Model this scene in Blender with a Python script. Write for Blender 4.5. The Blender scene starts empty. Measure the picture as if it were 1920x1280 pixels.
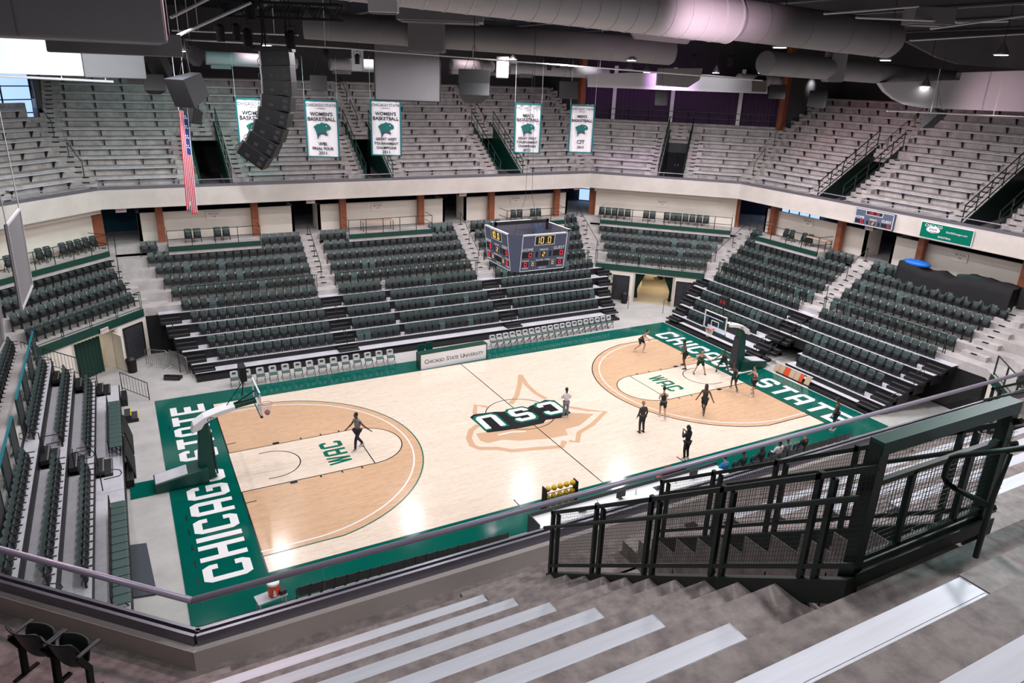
import bpy, math, random
from mathutils import Vector, Matrix
random.seed(7)
PI=math.pi
V=Vector
SC=bpy.context.scene
COL=SC.collection
# ---------------------------------------------------------------- camera (solved from the court's known dimensions)
CP=V((-2.8195,-22.4582,16.7465)); YAW,PIT,ROL,FPX=1.06916,-0.35068,0.0352,1353.665
CF=V((math.cos(PIT)*math.cos(YAW),math.cos(PIT)*math.sin(YAW),math.sin(PIT)))
_r=CF.cross(V((0,0,1))).normalized(); _u=_r.cross(CF)
CR=_r*math.cos(ROL)+_u*math.sin(ROL); CU=_u*math.cos(ROL)-_r*math.sin(ROL)
def at(px,py,x=None,y=None,z=None,d=None,pl=None):
    """world point seen at pixel (px,py) of the 1920x1280 photo on a given world plane"""
    D=CF+CR*((px-960)/FPX)-CU*((py-640)/FPX)
    if x is not None: k=(x-CP.x)/D.x
    elif y is not None: k=(y-CP.y)/D.y
    elif z is not None: k=(z-CP.z)/D.z
    elif pl is not None: k=(pl[0]-CP).dot(pl[1])/D.dot(pl[1])
    else: k=d
    return CP+D*k
cam=bpy.data.cameras.new('camera'); co=bpy.data.objects.new('camera',cam); COL.objects.link(co)
cam.sensor_width=36; cam.lens=FPX/1920*36; cam.clip_end=400; cam.clip_start=.05
M=Matrix((CR,CU,-CF)).transposed().to_4x4(); M.translation=CP; co.matrix_world=M
SC.camera=co
SC.view_settings.view_transform='Standard'; SC.view_settings.look='None'; SC.view_settings.gamma=1; SC.view_settings.use_curve_mapping=False
SC.view_settings.exposure=-0.12
# ---------------------------------------------------------------- helpers
def tag(o,label=None,cat=None,group=None,kind=None):
    if label: o['label']=label
    if cat: o['category']=cat
    if group: o['group']=group
    if kind: o['kind']=kind
    return o
def empty(name,loc=(0,0,0),rz=0,label=None,cat=None,group=None):
    o=bpy.data.objects.new(name,None); COL.objects.link(o); o.location=loc; o.rotation_euler=(0,0,rz); o.empty_display_size=.2
    return tag(o,label,cat,group)
class MB:
    def __init__(s): s.v=[]; s.f=[]; s.mi=[]
    def add(s,vs,fs,mi=0):
        n=len(s.v); s.v+=[tuple(v) for v in vs]; s.f+=[tuple(i+n for i in f) for f in fs]; s.mi+=[mi]*len(fs); return s
    def hexa(s,p,mi=0):
        return s.add(p,[(0,3,2,1),(4,5,6,7),(0,1,5,4),(1,2,6,5),(2,3,7,6),(3,0,4,7)],mi)
    def box(s,x0,x1,y0,y1,z0,z1,T=None,mi=0):
        p=[(x0,y0,z0),(x1,y0,z0),(x1,y1,z0),(x0,y1,z0),(x0,y0,z1),(x1,y0,z1),(x1,y1,z1),(x0,y1,z1)]
        if T: p=[T(*q) for q in p]
        return s.hexa(p,mi)
    def prism(s,pts,z0,z1,T=None,mi=0):
        n=len(pts); p=[(a,b,z0) for a,b in pts]+[(a,b,z1) for a,b in pts]
        if T: p=[T(*q) for q in p]
        return s.add(p,[tuple(range(n-1,-1,-1)),tuple(range(n,2*n))]+[(i,(i+1)%n,(i+1)%n+n,i+n) for i in range(n)],mi)
    def tube(s,pts,r,n=8,mi=0,closed=False):
        pts=[V(p) for p in pts]; m=len(pts); rs=r if isinstance(r,(list,tuple)) else [r]*m
        rings=[]; up=None
        for i,p in enumerate(pts):
            if closed: t=pts[(i+1)%m]-pts[i-1]
            else: t=pts[min(i+1,m-1)]-pts[max(i-1,0)]
            t.normalize()
            if up is None:
                up=V((0,0,1)) if abs(t.z)<.9 else V((1,0,0))
            a=up-t*up.dot(t)
            if a.length<1e-4: a=t.orthogonal()
            a.normalize(); up=a; b=t.cross(a)
            k=1.0
            rings.append([p+(a*math.cos(2*PI*j/n)+b*math.sin(2*PI*j/n))*rs[i]*k for j in range(n)])
        vs=[v for q in rings for v in q]; fs=[]
        for i in range(m if closed else m-1):
            i2=(i+1)%m
            for j in range(n): fs.append((i*n+j,i*n+(j+1)%n,i2*n+(j+1)%n,i2*n+j))
        if not closed: fs+=[tuple(range(n-1,-1,-1)),tuple((m-1)*n+j for j in range(n))]
        return s.add(vs,fs,mi)
    def bar(s,a,b,w,h=None,mi=0,up=(0,0,1)):
        """rectangular bar from a to b, w across, h high"""
        a=V(a);b=V(b);h=h or w;t=(b-a).normalized();u=V(up)
        if abs(t.dot(u))>.98: u=V((0,1,0))
        x=t.cross(u).normalized()*(w/2); y=x.cross(t).normalized()*(h/2)
        return s.hexa([a-x-y,a+x-y,a+x+y,a-x+y,b-x-y,b+x-y,b+x+y,b-x+y],mi)
    def ell(s,c,r,n=10,m=6,mi=0,T=None):
        c=V(c); vs=[]; fs=[]
        for i in range(m+1):
            th=PI*i/m
            for j in range(n):
                ph=2*PI*j/n; p=V((r[0]*math.sin(th)*math.cos(ph),r[1]*math.sin(th)*math.sin(ph),r[2]*math.cos(th)))+c
                vs.append(T(*p) if T else p)
        for i in range(m):
            for j in range(n): fs.append((i*n+j,(i+1)*n+j,(i+1)*n+(j+1)%n,i*n+(j+1)%n))
        return s.add(vs,fs,mi)
    def me(s,name,mats,smooth=False):
        me=bpy.data.meshes.new(name); me.from_pydata(s.v,[],s.f)
        for m in (mats if isinstance(mats,(list,tuple)) else [mats]): me.materials.append(m)
        if any(s.mi): me.polygons.foreach_set('material_index',s.mi)
        if smooth: me.polygons.foreach_set('use_smooth',[True]*len(s.f))
        me.update(); return me
    def build(s,name,mats,parent=None,smooth=False,bevel=0,label=None,**k):
        o=bpy.data.objects.new(name,s.me(name,mats,smooth)); COL.objects.link(o)
        if parent: o.parent=parent
        if bevel:
            b=o.modifiers.new('b','BEVEL'); b.width=bevel; b.segments=2; b.limit_method='ANGLE'
        tag(o,label,**k); return o
def struct(name,mb,mats,**k): return mb.build(name,mats,kind='structure',**k)
_kids={}
def kids(o):
    if o.name not in _kids: _kids[o.name]=list(o.children)
    return _kids[o.name]
def copy_tree(o,parent=None):
    c=o.copy(); COL.objects.link(c); c.parent=parent
    for ch in kids(o): copy_tree(ch,c)
    return c
def ORD(n): 
    return ['zeroth','first','second','third','fourth','fifth','sixth','seventh','eighth','ninth','tenth','eleventh','twelfth','thirteenth','fourteenth','fifteenth','sixteenth','seventeenth','eighteenth','nineteenth','twentieth','twenty-first','twenty-second'][n]
# ---------------------------------------------------------------- materials
def mat(name,col,rough=.6,metal=0,noise=0,scale=3.0,col2=None,bump=0,emit=None,es=0,spec=None,stretch=None,detail=6):
    m=bpy.data.materials.new(name); m.use_nodes=True; nt=m.node_tree; b=nt.nodes['Principled BSDF']
    c=tuple(col)+(1,) ; b.inputs['Base Color'].default_value=c; b.inputs['Roughness'].default_value=rough; b.inputs['Metallic'].default_value=metal
    if spec is not None: b.inputs['Specular IOR Level'].default_value=spec
    if emit: b.inputs['Emission Color'].default_value=tuple(emit)+(1,); b.inputs['Emission Strength'].default_value=es
    if noise or bump:
        tc=nt.nodes.new('ShaderNodeTexCoord'); mp=nt.nodes.new('ShaderNodeMapping'); nz=nt.nodes.new('ShaderNodeTexNoise')
        nz.inputs['Scale'].default_value=scale; nz.inputs['Detail'].default_value=detail; nz.inputs['Roughness'].default_value=.65
        if stretch: mp.inputs['Scale'].default_value=stretch
        nt.links.new(tc.outputs['Object'],mp.inputs[0]); nt.links.new(mp.outputs[0],nz.inputs['Vector'])
        if noise:
            cr=nt.nodes.new('ShaderNodeValToRGB'); c2=tuple(col2)+(1,) if col2 else tuple(x*(1-noise) for x in col)+(1,)
            cr.color_ramp.elements[0].position=.35; cr.color_ramp.elements[0].color=c2
            cr.color_ramp.elements[1].position=.62; cr.color_ramp.elements[1].color=c
            nt.links.new(nz.outputs['Fac'],cr.inputs[0]); nt.links.new(cr.outputs[0],b.inputs['Base Color'])
        if bump:
            bp=nt.nodes.new('ShaderNodeBump'); bp.inputs['Strength'].default_value=bump; bp.inputs['Distance'].default_value=.02
            nt.links.new(nz.outputs['Fac'],bp.inputs['Height']); nt.links.new(bp.outputs[0],b.inputs['Normal'])
    return m
def wood(name,c1,c2,line,rough=.22):
    m=bpy.data.materials.new(name); m.use_nodes=True; nt=m.node_tree; b=nt.nodes['Principled BSDF']
    tc=nt.nodes.new('ShaderNodeTexCoord'); br=nt.nodes.new('ShaderNodeTexBrick')
    br.offset=.37; br.offset_frequency=2; br.inputs['Color1'].default_value=c1+(1,); br.inputs['Color2'].default_value=c2+(1,); br.inputs['Mortar'].default_value=line+(1,)
    br.inputs['Scale'].default_value=1; br.inputs['Mortar Size'].default_value=.0035; br.inputs['Brick Width'].default_value=.85; br.inputs['Row Height'].default_value=.075; br.inputs['Bias'].default_value=-.3
    nt.links.new(tc.outputs['Object'],br.inputs['Vector'])
    mp=nt.nodes.new('ShaderNodeMapping'); mp.inputs['Scale'].default_value=(1.2,14,1); nz=nt.nodes.new('ShaderNodeTexNoise'); nz.inputs['Scale'].default_value=2.2; nz.inputs['Detail'].default_value=5
    nt.links.new(tc.outputs['Object'],mp.inputs[0]); nt.links.new(mp.outputs[0],nz.inputs['Vector'])
    cr=nt.nodes.new('ShaderNodeValToRGB'); cr.color_ramp.elements[0].position=.25; cr.color_ramp.elements[0].color=(.78,.72,.66,1); cr.color_ramp.elements[1].position=.5; cr.color_ramp.elements[1].color=(1,1,1,1)
    nt.links.new(nz.outputs['Fac'],cr.inputs[0])
    mx=nt.nodes.new('ShaderNodeMixRGB'); mx.blend_type='MULTIPLY'; mx.inputs[0].default_value=1
    nt.links.new(br.outputs['Color'],mx.inputs[1]); nt.links.new(cr.outputs[0],mx.inputs[2]); nt.links.new(mx.outputs[0],b.inputs['Base Color'])
    b.inputs['Roughness'].default_value=rough; b.inputs['Specular IOR Level'].default_value=.5
    return m
def glassm(name,tint=(.9,.97,.95),gl=.12):
    m=bpy.data.materials.new(name); m.use_nodes=True; nt=m.node_tree; nt.nodes.clear()
    o=nt.nodes.new('ShaderNodeOutputMaterial'); mx=nt.nodes.new('ShaderNodeMixShader'); t=nt.nodes.new('ShaderNodeBsdfTransparent'); g=nt.nodes.new('ShaderNodeBsdfGlossy'); f=nt.nodes.new('ShaderNodeFresnel')
    t.inputs[0].default_value=tint+(1,); g.inputs['Roughness'].default_value=.02; f.inputs[0].default_value=1.18
    gm=nt.nodes.new('ShaderNodeNewGeometry'); mt=nt.nodes.new('ShaderNodeMath'); mt.operation='SUBTRACT'; mt.use_clamp=True
    nt.links.new(f.outputs[0],mt.inputs[0]); nt.links.new(gm.outputs['Backfacing'],mt.inputs[1]); nt.links.new(mt.outputs[0],mx.inputs[0]); nt.links.new(t.outputs[0],mx.inputs[1]); nt.links.new(g.outputs[0],mx.inputs[2]); nt.links.new(mx.outputs[0],o.inputs[0])
    return m
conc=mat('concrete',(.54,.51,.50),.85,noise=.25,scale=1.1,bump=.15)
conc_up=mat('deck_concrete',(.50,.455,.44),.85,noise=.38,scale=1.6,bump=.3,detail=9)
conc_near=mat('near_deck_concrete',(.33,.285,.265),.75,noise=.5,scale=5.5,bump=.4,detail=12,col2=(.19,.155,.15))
conc_curb=mat('curb_concrete',(.27,.23,.215),.9,noise=.4,scale=2.2,bump=.4,detail=9)
conc_fl=mat('event_floor_concrete',(.50,.49,.475),.7,noise=.2,scale=.7,detail=8)
band=mat('parapet_concrete',(.58,.53,.49),.85,noise=.12,scale=.8)
cream=mat('cream_wall',(.88,.81,.72),.7,noise=.06,scale=.6)
brown=mat('rust_steel',(.33,.10,.045),.6,noise=.15,scale=2)
dkgreen=mat('green_steel',(.006,.05,.035),.4)
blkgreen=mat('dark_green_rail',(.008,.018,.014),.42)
black=mat('black_paint',(.008,.008,.009),.5)
blackm=mat('black_matte',(.007,.007,.008),.85)
dgrey=mat('dark_grey',(.035,.037,.045),.6)
slate=mat('slate_mat',(.035,.045,.06),.6)
grid_deck=mat('bleacher_deck',(.58,.58,.63),.6,noise=.15,scale=2)
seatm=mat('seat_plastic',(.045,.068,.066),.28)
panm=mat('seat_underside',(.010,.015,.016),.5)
seatm2=mat('seat_plastic_worn',(.055,.09,.09),.35)
stripem=mat('seat_pan_grey_green',(.05,.10,.09),.5)
alu=mat('bench_aluminium',(.68,.70,.75),.5,metal=.15,noise=.10,scale=2.0,stretch=(.4,8,1))
alud=mat('alu_channel',(.20,.19,.23),.35,metal=.6)
railm=mat('rail_grey_paint',(.42,.38,.48),.32,metal=.2)
bracket=mat('bracket_dark',(.03,.028,.03),.7)
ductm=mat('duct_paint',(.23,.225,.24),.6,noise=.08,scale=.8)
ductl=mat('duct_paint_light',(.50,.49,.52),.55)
ceilm=mat('ceiling_dark',(.035,.037,.042),.8)
wallup=mat('upper_wall',(.10,.095,.10),.85,noise=.1,scale=.5)
curt=mat('curtain_purple',(.07,.035,.085),.9)
curtg=mat('curtain_green',(.006,.035,.025),.85)
white=mat('white_paint',(.82,.82,.84),.5)
whitem=mat('white_metal_frame',(.7,.7,.72),.4)
green_fl=mat('court_green',(.0,.105,.08),.09,noise=.12,scale=.5)
maple=wood('maple_light',(.84,.72,.60),(.74,.62,.50),(.62,.50,.40),.17)
maple_d=wood('maple_stained',(.68,.45,.285),(.60,.385,.235),(.50,.32,.19),.17)
tan=mat('maple_tan_logo',(.62,.40,.25),.17)
courtwhite=mat('court_white',(.85,.85,.85),.2)
courtblack=mat('court_black',(.012,.014,.016),.2)
courtgreen2=mat('court_logo_green',(.0,.14,.09),.2)
yellow=mat('yellow_paint',(.65,.50,.02),.6)
orange=mat('orange_paint',(.75,.10,.015),.5)
red=mat('red_plastic',(.55,.02,.02),.4)
steel=mat('galvanised',(.35,.35,.37),.35,metal=.8)
glass=glassm('clear_glass',(.97,.99,.98))
boardg=glassm('backboard_glass',(.85,.9,.95))
sb_face=mat('scoreboard_face',(.085,.10,.16),.45)
led_y=mat('led_amber',(.1,.05,0),.5,emit=(1,.62,.12),es=1.6)
led_r=mat('led_red',(.1,0,0),.5,emit=(1,.03,.06),es=1.6)
textw=mat('lettering_white',(.85,.85,.87),.6)
textk=mat('lettering_black',(.015,.015,.02),.6)
textg=mat('lettering_teal',(.0,.12,.11),.6)
lampm=mat('lamp_lens',(.9,.9,.9),.5,emit=(1,.97,.94),es=14)
winm=mat('daylight_glass',(.3,.4,.6),.3,emit=(.42,.62,1.0),es=1.3)
winw=mat('daylight_glass_white',(.6,.7,.8),.3,emit=(.75,.88,1.0),es=1.2)
cloth_w=mat('banner_fabric',(.80,.78,.82),.8)
cloth_t=mat('banner_border_teal',(.0,.13,.14),.7)
signw=mat('sign_plate',(.72,.70,.72),.6)
tealwall=mat('concourse_teal_wall',(.01,.09,.14),.8)
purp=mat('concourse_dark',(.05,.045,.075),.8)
# ---------------------------------------------------------------- arena plan: an octagon of eight sides
CN={'D':(-11.5,20.4),'A':(-3.9,28.),'B':(31.6,28.),'C':(40.,19.5),'G':(40.,-5.),'H':(31.6,-13.4),'N':(-2.65,-13.4),'E':(-11.5,-4.55)}
ORDR='EDABCGHN'
class Sec:
    def __init__(s,a,b,shift=0):
        s.a=a;s.b=b;A=V(CN[a]);B=V(CN[b]);s.L=(B-A).length;s.t=(B-A).normalized();s.n=V((-s.t.y,s.t.x));s.O=A+s.n*shift;s.rz=math.atan2(s.t.y,s.t.x)
    def P(s,u,o,z=0): q=s.O+s.t*u+s.n*o; return V((q.x,q.y,z))
    def T(s): return lambda u,o,z: s.P(u,o,z)
    def u(s,x,y): return (V((x,y))-s.O).dot(s.t)
S={}
names={'left':'ED','diagL':'DA','far':'AB','diagR':'BC','right':'CG','diagNR':'GH','near':'HN','diagNL':'NE'}
for k,v in names.items(): S[k]=Sec(*v)
LB={k:Sec(*v,shift={'right':.4,'left':-.3}.get(k,0)) for k,v in names.items()}
SEQ=['left','diagL','far','diagR','right','diagNR','near','diagNL']
def corner(i,o,tab=S):
    """mitred corner between side i-1 and side i at offset o"""
    a=tab[SEQ[i-1]];b=tab[SEQ[i%8]]
    p=a.O+a.n*o;q=b.O+b.n*o;d=a.t.x*b.t.y-a.t.y*b.t.x
    k=((q.x-p.x)*b.t.y-(q.y-p.y)*b.t.x)/d
    return p+a.t*k
def seg(mb,i,o0,o1,z0,z1,tab=S,mi=0):
    """a mitred length of ring on side i"""
    p=[corner(i,o0,tab),corner(i+1,o0,tab),corner(i+1,o1,tab),corner(i,o1,tab)]
    mb.hexa([(q.x,q.y,z0) for q in p]+[(q.x,q.y,z1) for q in p],mi)
def I(k): return SEQ.index(k)
ZU=8.95    # upper walkway level
ZC=5.8     # concourse level
FZ=[2.95,3.5,4.05,4.6,5.15]            # fixed lower rows
FO=[-3.6,-2.35,-1.5,-.7,.1,.95]
RZ=[.28,.55,1.08,1.61,2.14,2.62]        # retractable decks
RO=[-9.4,-7.98,-7.1,-6.15,-5.25,-4.25,-3.6]
RS=[-7.75,-6.87,-5.92,-5.02,-4.02]      # seat lines
RSZ=[.35,.86,1.4,1.93,2.44]
# ================================================================= SETTING
b=MB(); b.box(-32,62,-34,56,-.2,0); struct('floor',b,conc_fl)
rng=range(8)
b=MB()
for i in rng: seg(b,i,.95,14.2,5.3,ZC,LB)
struct('floor_concourse',b,conc)
b=MB()
for i in rng:
    for j in range(5): seg(b,i,FO[j],FO[j+1]+.01,2.45,FZ[j],LB)
struct('floor_lower_bowl',b,conc)
# parapet band + underside slab + walkway
b=MB()
for i in rng:
    top=9.27 if SEQ[i] in('near','diagNL') else 9.5
    seg(b,i,0,.3,8.42,top)
    seg(b,i,-.04,.3,8.36,8.46)
struct('wall_parapet',b,band)
b=MB()
for i in rng: seg(b,i,.3,14.2,8.46,8.62)
struct('ceiling_concourse',b,ductm)
b=MB(); bn=MB()
for i in rng:
    far_=14.2 if SEQ[i] in('diagNL','left') else 1.15
    seg(bn if SEQ[i] in('near','diagNL') else b,i,.3,far_,8.62,ZU)
VC={'far':[(2.85-(-3.9)),(14.0+3.9),(24.85+3.9)],'right':[7.5,17.95],'diagR':[None],'diagL':[None],'near':[31.6-3.15,31.6-14.2],'diagNR':[]}
sr=S['diagR']; uvr=sr.u(*at(1254,334,pl=(V((sr.O.x,sr.O.y,0)),V((sr.n.x,sr.n.y,0)))).xy)
sl=S['diagL']; uvl=sl.u(*at(-8,375,pl=(V((sl.O.x,sl.O.y,0)),V((sl.n.x,sl.n.y,0)))).xy)
VC['diagR']=[uvr]; VC['diagL']=[uvl]
NR={'far':13,'right':13,'diagR':8,'diagL':9,'near':13,'diagNR':8}
RISE={'near':.575,'diagNR':.575}
def tread(sec,k): return 9.52+RISE.get(sec,.535)*k
def ro(k): return 1.13+.85*k
VH=.95
# voms open to the floor walkway
b2=MB(); b3=MB()
for k,nr in NR.items():
    s=S[k]; bb=b3 if k=='near' else b2
    for r in range(nr):
        a,c=ro(r),ro(r+1)+.02
        zt=tread(k,r); zb=8.62 if r<6 else zt-.9
        cm=min(a,ro(7)) ; cm2=min(c,ro(7)+.85)
        lo=(-.414*cm,-.414*cm2); hi=(s.L+.414*cm,s.L+.414*cm2)
        cuts=[lo]
        if r<6:
            for u in sorted(VC[k]): cuts+=[(u-VH,u-VH),(u+VH,u+VH)]
        cuts.append(hi)
        for q in range(0,len(cuts),2):
            (f0,g0),(f1,g1)=cuts[q],cuts[q+1]
            if f1-f0<.05: continue
            bb.hexa([s.P(f0,a,zb),s.P(f1,a,zb),s.P(g1,c,zb),s.P(g0,c,zb),s.P(f0,a,zt),s.P(f1,a,zt),s.P(g1,c,zt),s.P(g0,c,zt)])
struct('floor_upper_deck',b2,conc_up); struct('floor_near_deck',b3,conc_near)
for k in VC:
    s=S[k]
    for u in VC[k]: b.box(u-VH,u+VH,1.1,7,8.62,ZU,T=s.T())
# stretch of level deck at the near corner
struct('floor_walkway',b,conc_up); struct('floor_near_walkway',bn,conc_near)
# steps in the aisles
st=MB(); ns=MB(); stn=MB()
def aisle(sec,u0,u1,r0,r1,mit=0):
    """half steps and dark nosings of an aisle on rows r0..r1; mit follows the corner mitre"""
    s=S[sec]; T=s.T()
    for r in range(r0,r1):
        a=ro(r); h=RISE.get(sec,.535); z0=tread(sec,r)-h; m=mit*.414*min(a,ro(5.5) if sec=='far' and mit<0 else ro(7))
        (stn if sec=='near' else st).box(u0+m,u1+m,a-.42,a,z0,z0+h/2,T=T)
        c=(u0+u1)/2+m
        if sec=='near':
            if mit==0 and u1-u0<1.25 and r<6 and u0<29:
                ns.box(u0 if abs(u0-(s.L-31.4))<0 else u0,u0+.22,a-.012,a+.2,z0+h-.03,z0+h+.01,T=T)
            continue
        for (oo,zz) in ((a-.42,z0+h/2),(a,z0+h)):
            ns.box(c-.2,c+.2,oo-.012,oo+.09,zz-.05,zz+.012,T=T)
AW=1.2
for k in VC:
    s=S[k]
    for u in VC[k]:
        aisle(k,u-VH-AW,u-VH,0,6); aisle(k,u+VH,u+VH+AW,0,6); aisle(k,u-.65,u+.65,6,NR[k])
aisle('far',-.45,.75,0,13,-1); aisle('far',35.5-.95,35.5+.25,0,13,1)
aisle('right',-.45,.75,0,13,-1); 
aisle('near',34.25-.75,34.25+.1,0,7,1)
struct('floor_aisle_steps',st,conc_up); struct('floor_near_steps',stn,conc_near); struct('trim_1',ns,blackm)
# lower aisles
st=MB(); ns=MB()
def laisle(sec,u0,u1,mit=0):
    s=LB[sec];T=s.T()
    hs=FZ+[ZC]
    for j in range(1,6):
        a=FO[j]; z0=hs[j-1]; h=hs[j]-z0; m=mit*.414*a
        st.box(u0+m,u1+m,a-.4,a,z0,z0+h/2,T=T); c=(u0+u1)/2+m
        for oo,zz in ((a-.4,z0+h/2),(a,z0+h)): ns.box(c-.17,c+.17,oo-.012,oo+.08,zz-.04,zz+.012,T=T)
laisle('far',11.85,13.15); laisle('far',23.7,24.95); laisle('far',-.55,.7,-1); laisle('far',34.6,35.9,1)
laisle('right',10.35,11.75); laisle('right',-.4,.8,-1); laisle('right',20.6,22.0)
struct('floor_bowl_steps',st,conc); struct('trim_2',ns,blackm)
# walls under the ledge
b=MB()
for k in('left','far','right'): seg(b,I(k),-3.58,-3.4,0,2.9,LB)
struct('wall_bleacher_back',b,blackm)
# corner ledge walls with their vomitories
def vomwall(sec,name,openings):
    s=LB[sec];T=s.T();b=MB(); L0=.414*3.6+.05;L1=s.L-.414*3.6-.05; cur=L0
    for (a,c,h) in openings:
        b.box(cur,a,-3.58,-3.3,0,2.5,T=T); b.box(a,c,-3.58,-3.3,h,2.5,T=T) if h<2.5 else None; cur=c
        b.box(a-.18,a,-3.58,1.5,0,2.5,T=T); b.box(c,c+.18,-3.58,1.5,0,2.5,T=T)
    b.box(cur,L1,-3.58,-3.3,0,2.5,T=T)
    struct(name,b,cream)
s=LB['diagR']; pl=(V((*s.P(0,-3.6).xy,0)),V((s.n.x,s.n.y,0)))
ur=[s.u(*at(px,py,pl=pl).xy) for px,py in((1187,560),(1256,575),(1150,530),(1178,540),(1268,540),(1298,545))]
vomwall('diagR','wall_corner_right',[(ur[0],ur[1],2.4)])
s=LB['diagL']; pl=(V((*s.P(0,-3.6).xy,0)),V((s.n.x,s.n.y,0)))
ul=[s.u(*at(px,py,pl=pl).xy) for px,py in((150,660),(222,660),(236,650),(271,650))]
vomwall('diagL','wall_corner_left',[(ul[0]-.3,ul[1],2.4)])
vomwall('diagNR','wall_corner_near',[(3.2,5.4,2.4)])
# the service passage seen through the right corner opening
s=LB['diagR'];T=s.T(); b=MB()
b.box(ur[0]-.6,ur[1]+.6,1.5,1.7,0,2.45,T=T); 
tanfl=mat('passage_floor_tan',(.50,.40,.27),.6,noise=.15,scale=1)
b=MB(); b.box(ur[0]-3,ur[1]+3,-3.3,12,0,.012,T=T); struct('floor_passage',b,tanfl)
b=MB(); b.box(ur[0]-3,ur[1]+3,11,11.2,0,2.45,T=T); b.box(ur[0]-3.2,ur[0]-3,1.5,11,0,2.45,T=T); b.box(ur[1]+3,ur[1]+3.2,1.5,11,0,2.45,T=T); struct('wall_passage',b,cream)
# outer walls and roof
b=MB()
for i in rng: seg(b,i,14.2,14.6,0,21.5)
struct('wall_outer',b,wallup)
b=MB(); p=[corner(i,14.6) for i in rng]; b.prism([(q.x,q.y) for q in p],21.0,21.4); struct('ceiling',b,ceilm)
# concourse partition walls
b=MB()
def cw(x0,x1,sec='far',o0=2.2,z1=7.65):
    T=LB[sec].T(); b.box(x0,x1,o0,o0+.18,ZC,z1,T=T)
def ret(x,sec='far',o0=2.2,z1=7.65): b.box(x-.09,x+.09,o0,o0+1.6,ZC,z1,T=LB[sec].T())
for x0,x1 in((-2.05,7.95),(9.65,19.6),(21.3,31.0)):
    cw(x0+3.9,x1+3.9); ret(x0+3.99); ret(x1+3.81)
for y0,y1 in((18.6,9.4),(7.4,-1.8)):
    cw(19.5-y0,19.5-y1,'right',1.9); ret(19.59-y0,'right',1.9); ret(19.41-y1,'right',1.9)
s=LB['diagR']; ua=s.u(33.6,29.5);ub=s.u(41.4,20.9); cw(ua,ub,'diagR',1.75,8.0); b.box(ua,ub,.9,1.75,8.0,8.3,T=s.T())
s=LB['diagL']; uc=s.u(-4.5,29.5);cw(-1,uc,'diagL',1.6,7.9); b.box(-1,uc,.8,1.6,7.95,8.25,T=s.T())
struct('wall_concourse',b,cream)
# rust coloured columns (each a thing that could be told apart, part of the building)
cols=[(-4.3,29.75),(-.75,29.75),(5.2,29.75),(11.35,29.75),(17.4,29.75),(23.45,29.75),(29.6,29.75),(33.25,29.6),(41.5,21.0),(41.85,17.35),(41.75,11.1),(41.75,5.0),(41.75,-1.3)]
b=MB()
for x,y in cols:
    rz=-PI/4 if (x,y) in((33.25,29.6),(41.5,21.0)) else 0
    w=.30 if (x,y) in((33.25,29.6),(41.5,21.0),(-4.3,29.75)) else .22
    c,s_=math.cos(rz),math.sin(rz)
    b.box(-w,w,-.2,.2,ZC,8.46,T=lambda a,d,e:(x+a*c-d*s_,y+a*s_+d*c,e))
struct('wall_columns',b,brown)
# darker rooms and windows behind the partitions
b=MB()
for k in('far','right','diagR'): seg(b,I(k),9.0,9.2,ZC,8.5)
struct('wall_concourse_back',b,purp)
b=MB(); seg(b,I('diagL'),6.5,6.7,ZC,8.5); b.box(-1.5,1.9,6,6.2,ZC,8.5,T=S['far'].T()); struct('wall_concourse_teal',b,tealwall)
def windowpane(i,sec,u0,u1,o,z0,z1,nu,nz,m,fr=blackm):
    T=S[sec].T(); b=MB(); b.box(u0,u1,o,o+.03,z0,z1,T=T); w=struct('window_%d'%i,b,m)
    f=MB()
    for q in range(nu+1):
        x=u0+(u1-u0)*q/nu; f.box(x-.035,x+.035,o-.08,o,z0,z1,T=T)
    for q in range(nz+1):
        z=z0+(z1-z0)*q/nz; f.box(u0,u1,o-.08,o,z-.035,z+.035,T=T)
    f.build('window_frame',fr,w)
s=S['right']; 
windowpane(1,'right',-4.5,1.0,8.7,6.0,8.2,5,3,winm)
windowpane(2,'diagR',-2.6,.6,8.7,5.9,8.1,3,2,winm)
# big daylight window behind the left corner deck
s=S['diagL']; o=9.6
pl=(V((*s.P(0,o).xy,0)),V((s.n.x,s.n.y,0)))
wa=at(68,235,pl=pl); wb=at(40,130,pl=pl)
windowpane(3,'diagL',-6,s.u(*wa.xy),o,wa.z,wb.z+1.5,10,6,winm)
# side walls where the long sides rise above the corner decks
b=MB()
T=S['far'].T(); b.box(-2.95,-2.65,ro(8),14.2,12.8,21,T=T); b.box(35.5+3.45,35.5+3.75,ro(7.2),14.2,12.5,21,T=T)
b.box(-3.75,-3.45,ro(7.2),14.2,12.5,21,T=S['right'].T())
struct('wall_stair_side',b,wallup)
b=MB()
for u in(36.2-.0,): b.box(35.5+3.3,35.5+3.8,ro(7.0),ro(7.6),12.5,20,T=S['far'].T())
b.box(-3.8,-3.3,ro(7.0),ro(7.6),12.5,20,T=S['right'].T()); struct('wall_columns_upper',b,brown)
# back walls of the corner decks
b=MB()
for k,zz in(('diagR',tread('diagR',7)+.2),('diagL',tread('diagL',8)+.3)):
    s=S[k]; a=ro(NR[k]); b.box(-.414*a,s.L+.414*a,a,a+.3,8.6,zz,T=s.T())
struct('wall_deck_back',b,conc_up)
b=MB(); s=S['diagR']; a=ro(8); b.box(-.414*a,s.L+.414*a,a+.3,14.2,12.5,12.9,T=s.T())
s=S['diagL']; a=ro(9); b.box(-.414*a,s.L+.414*a,a+.3,14.2,12.9,13.3,T=s.T()); struct('floor_upper_concourse',b,conc_up)
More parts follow.
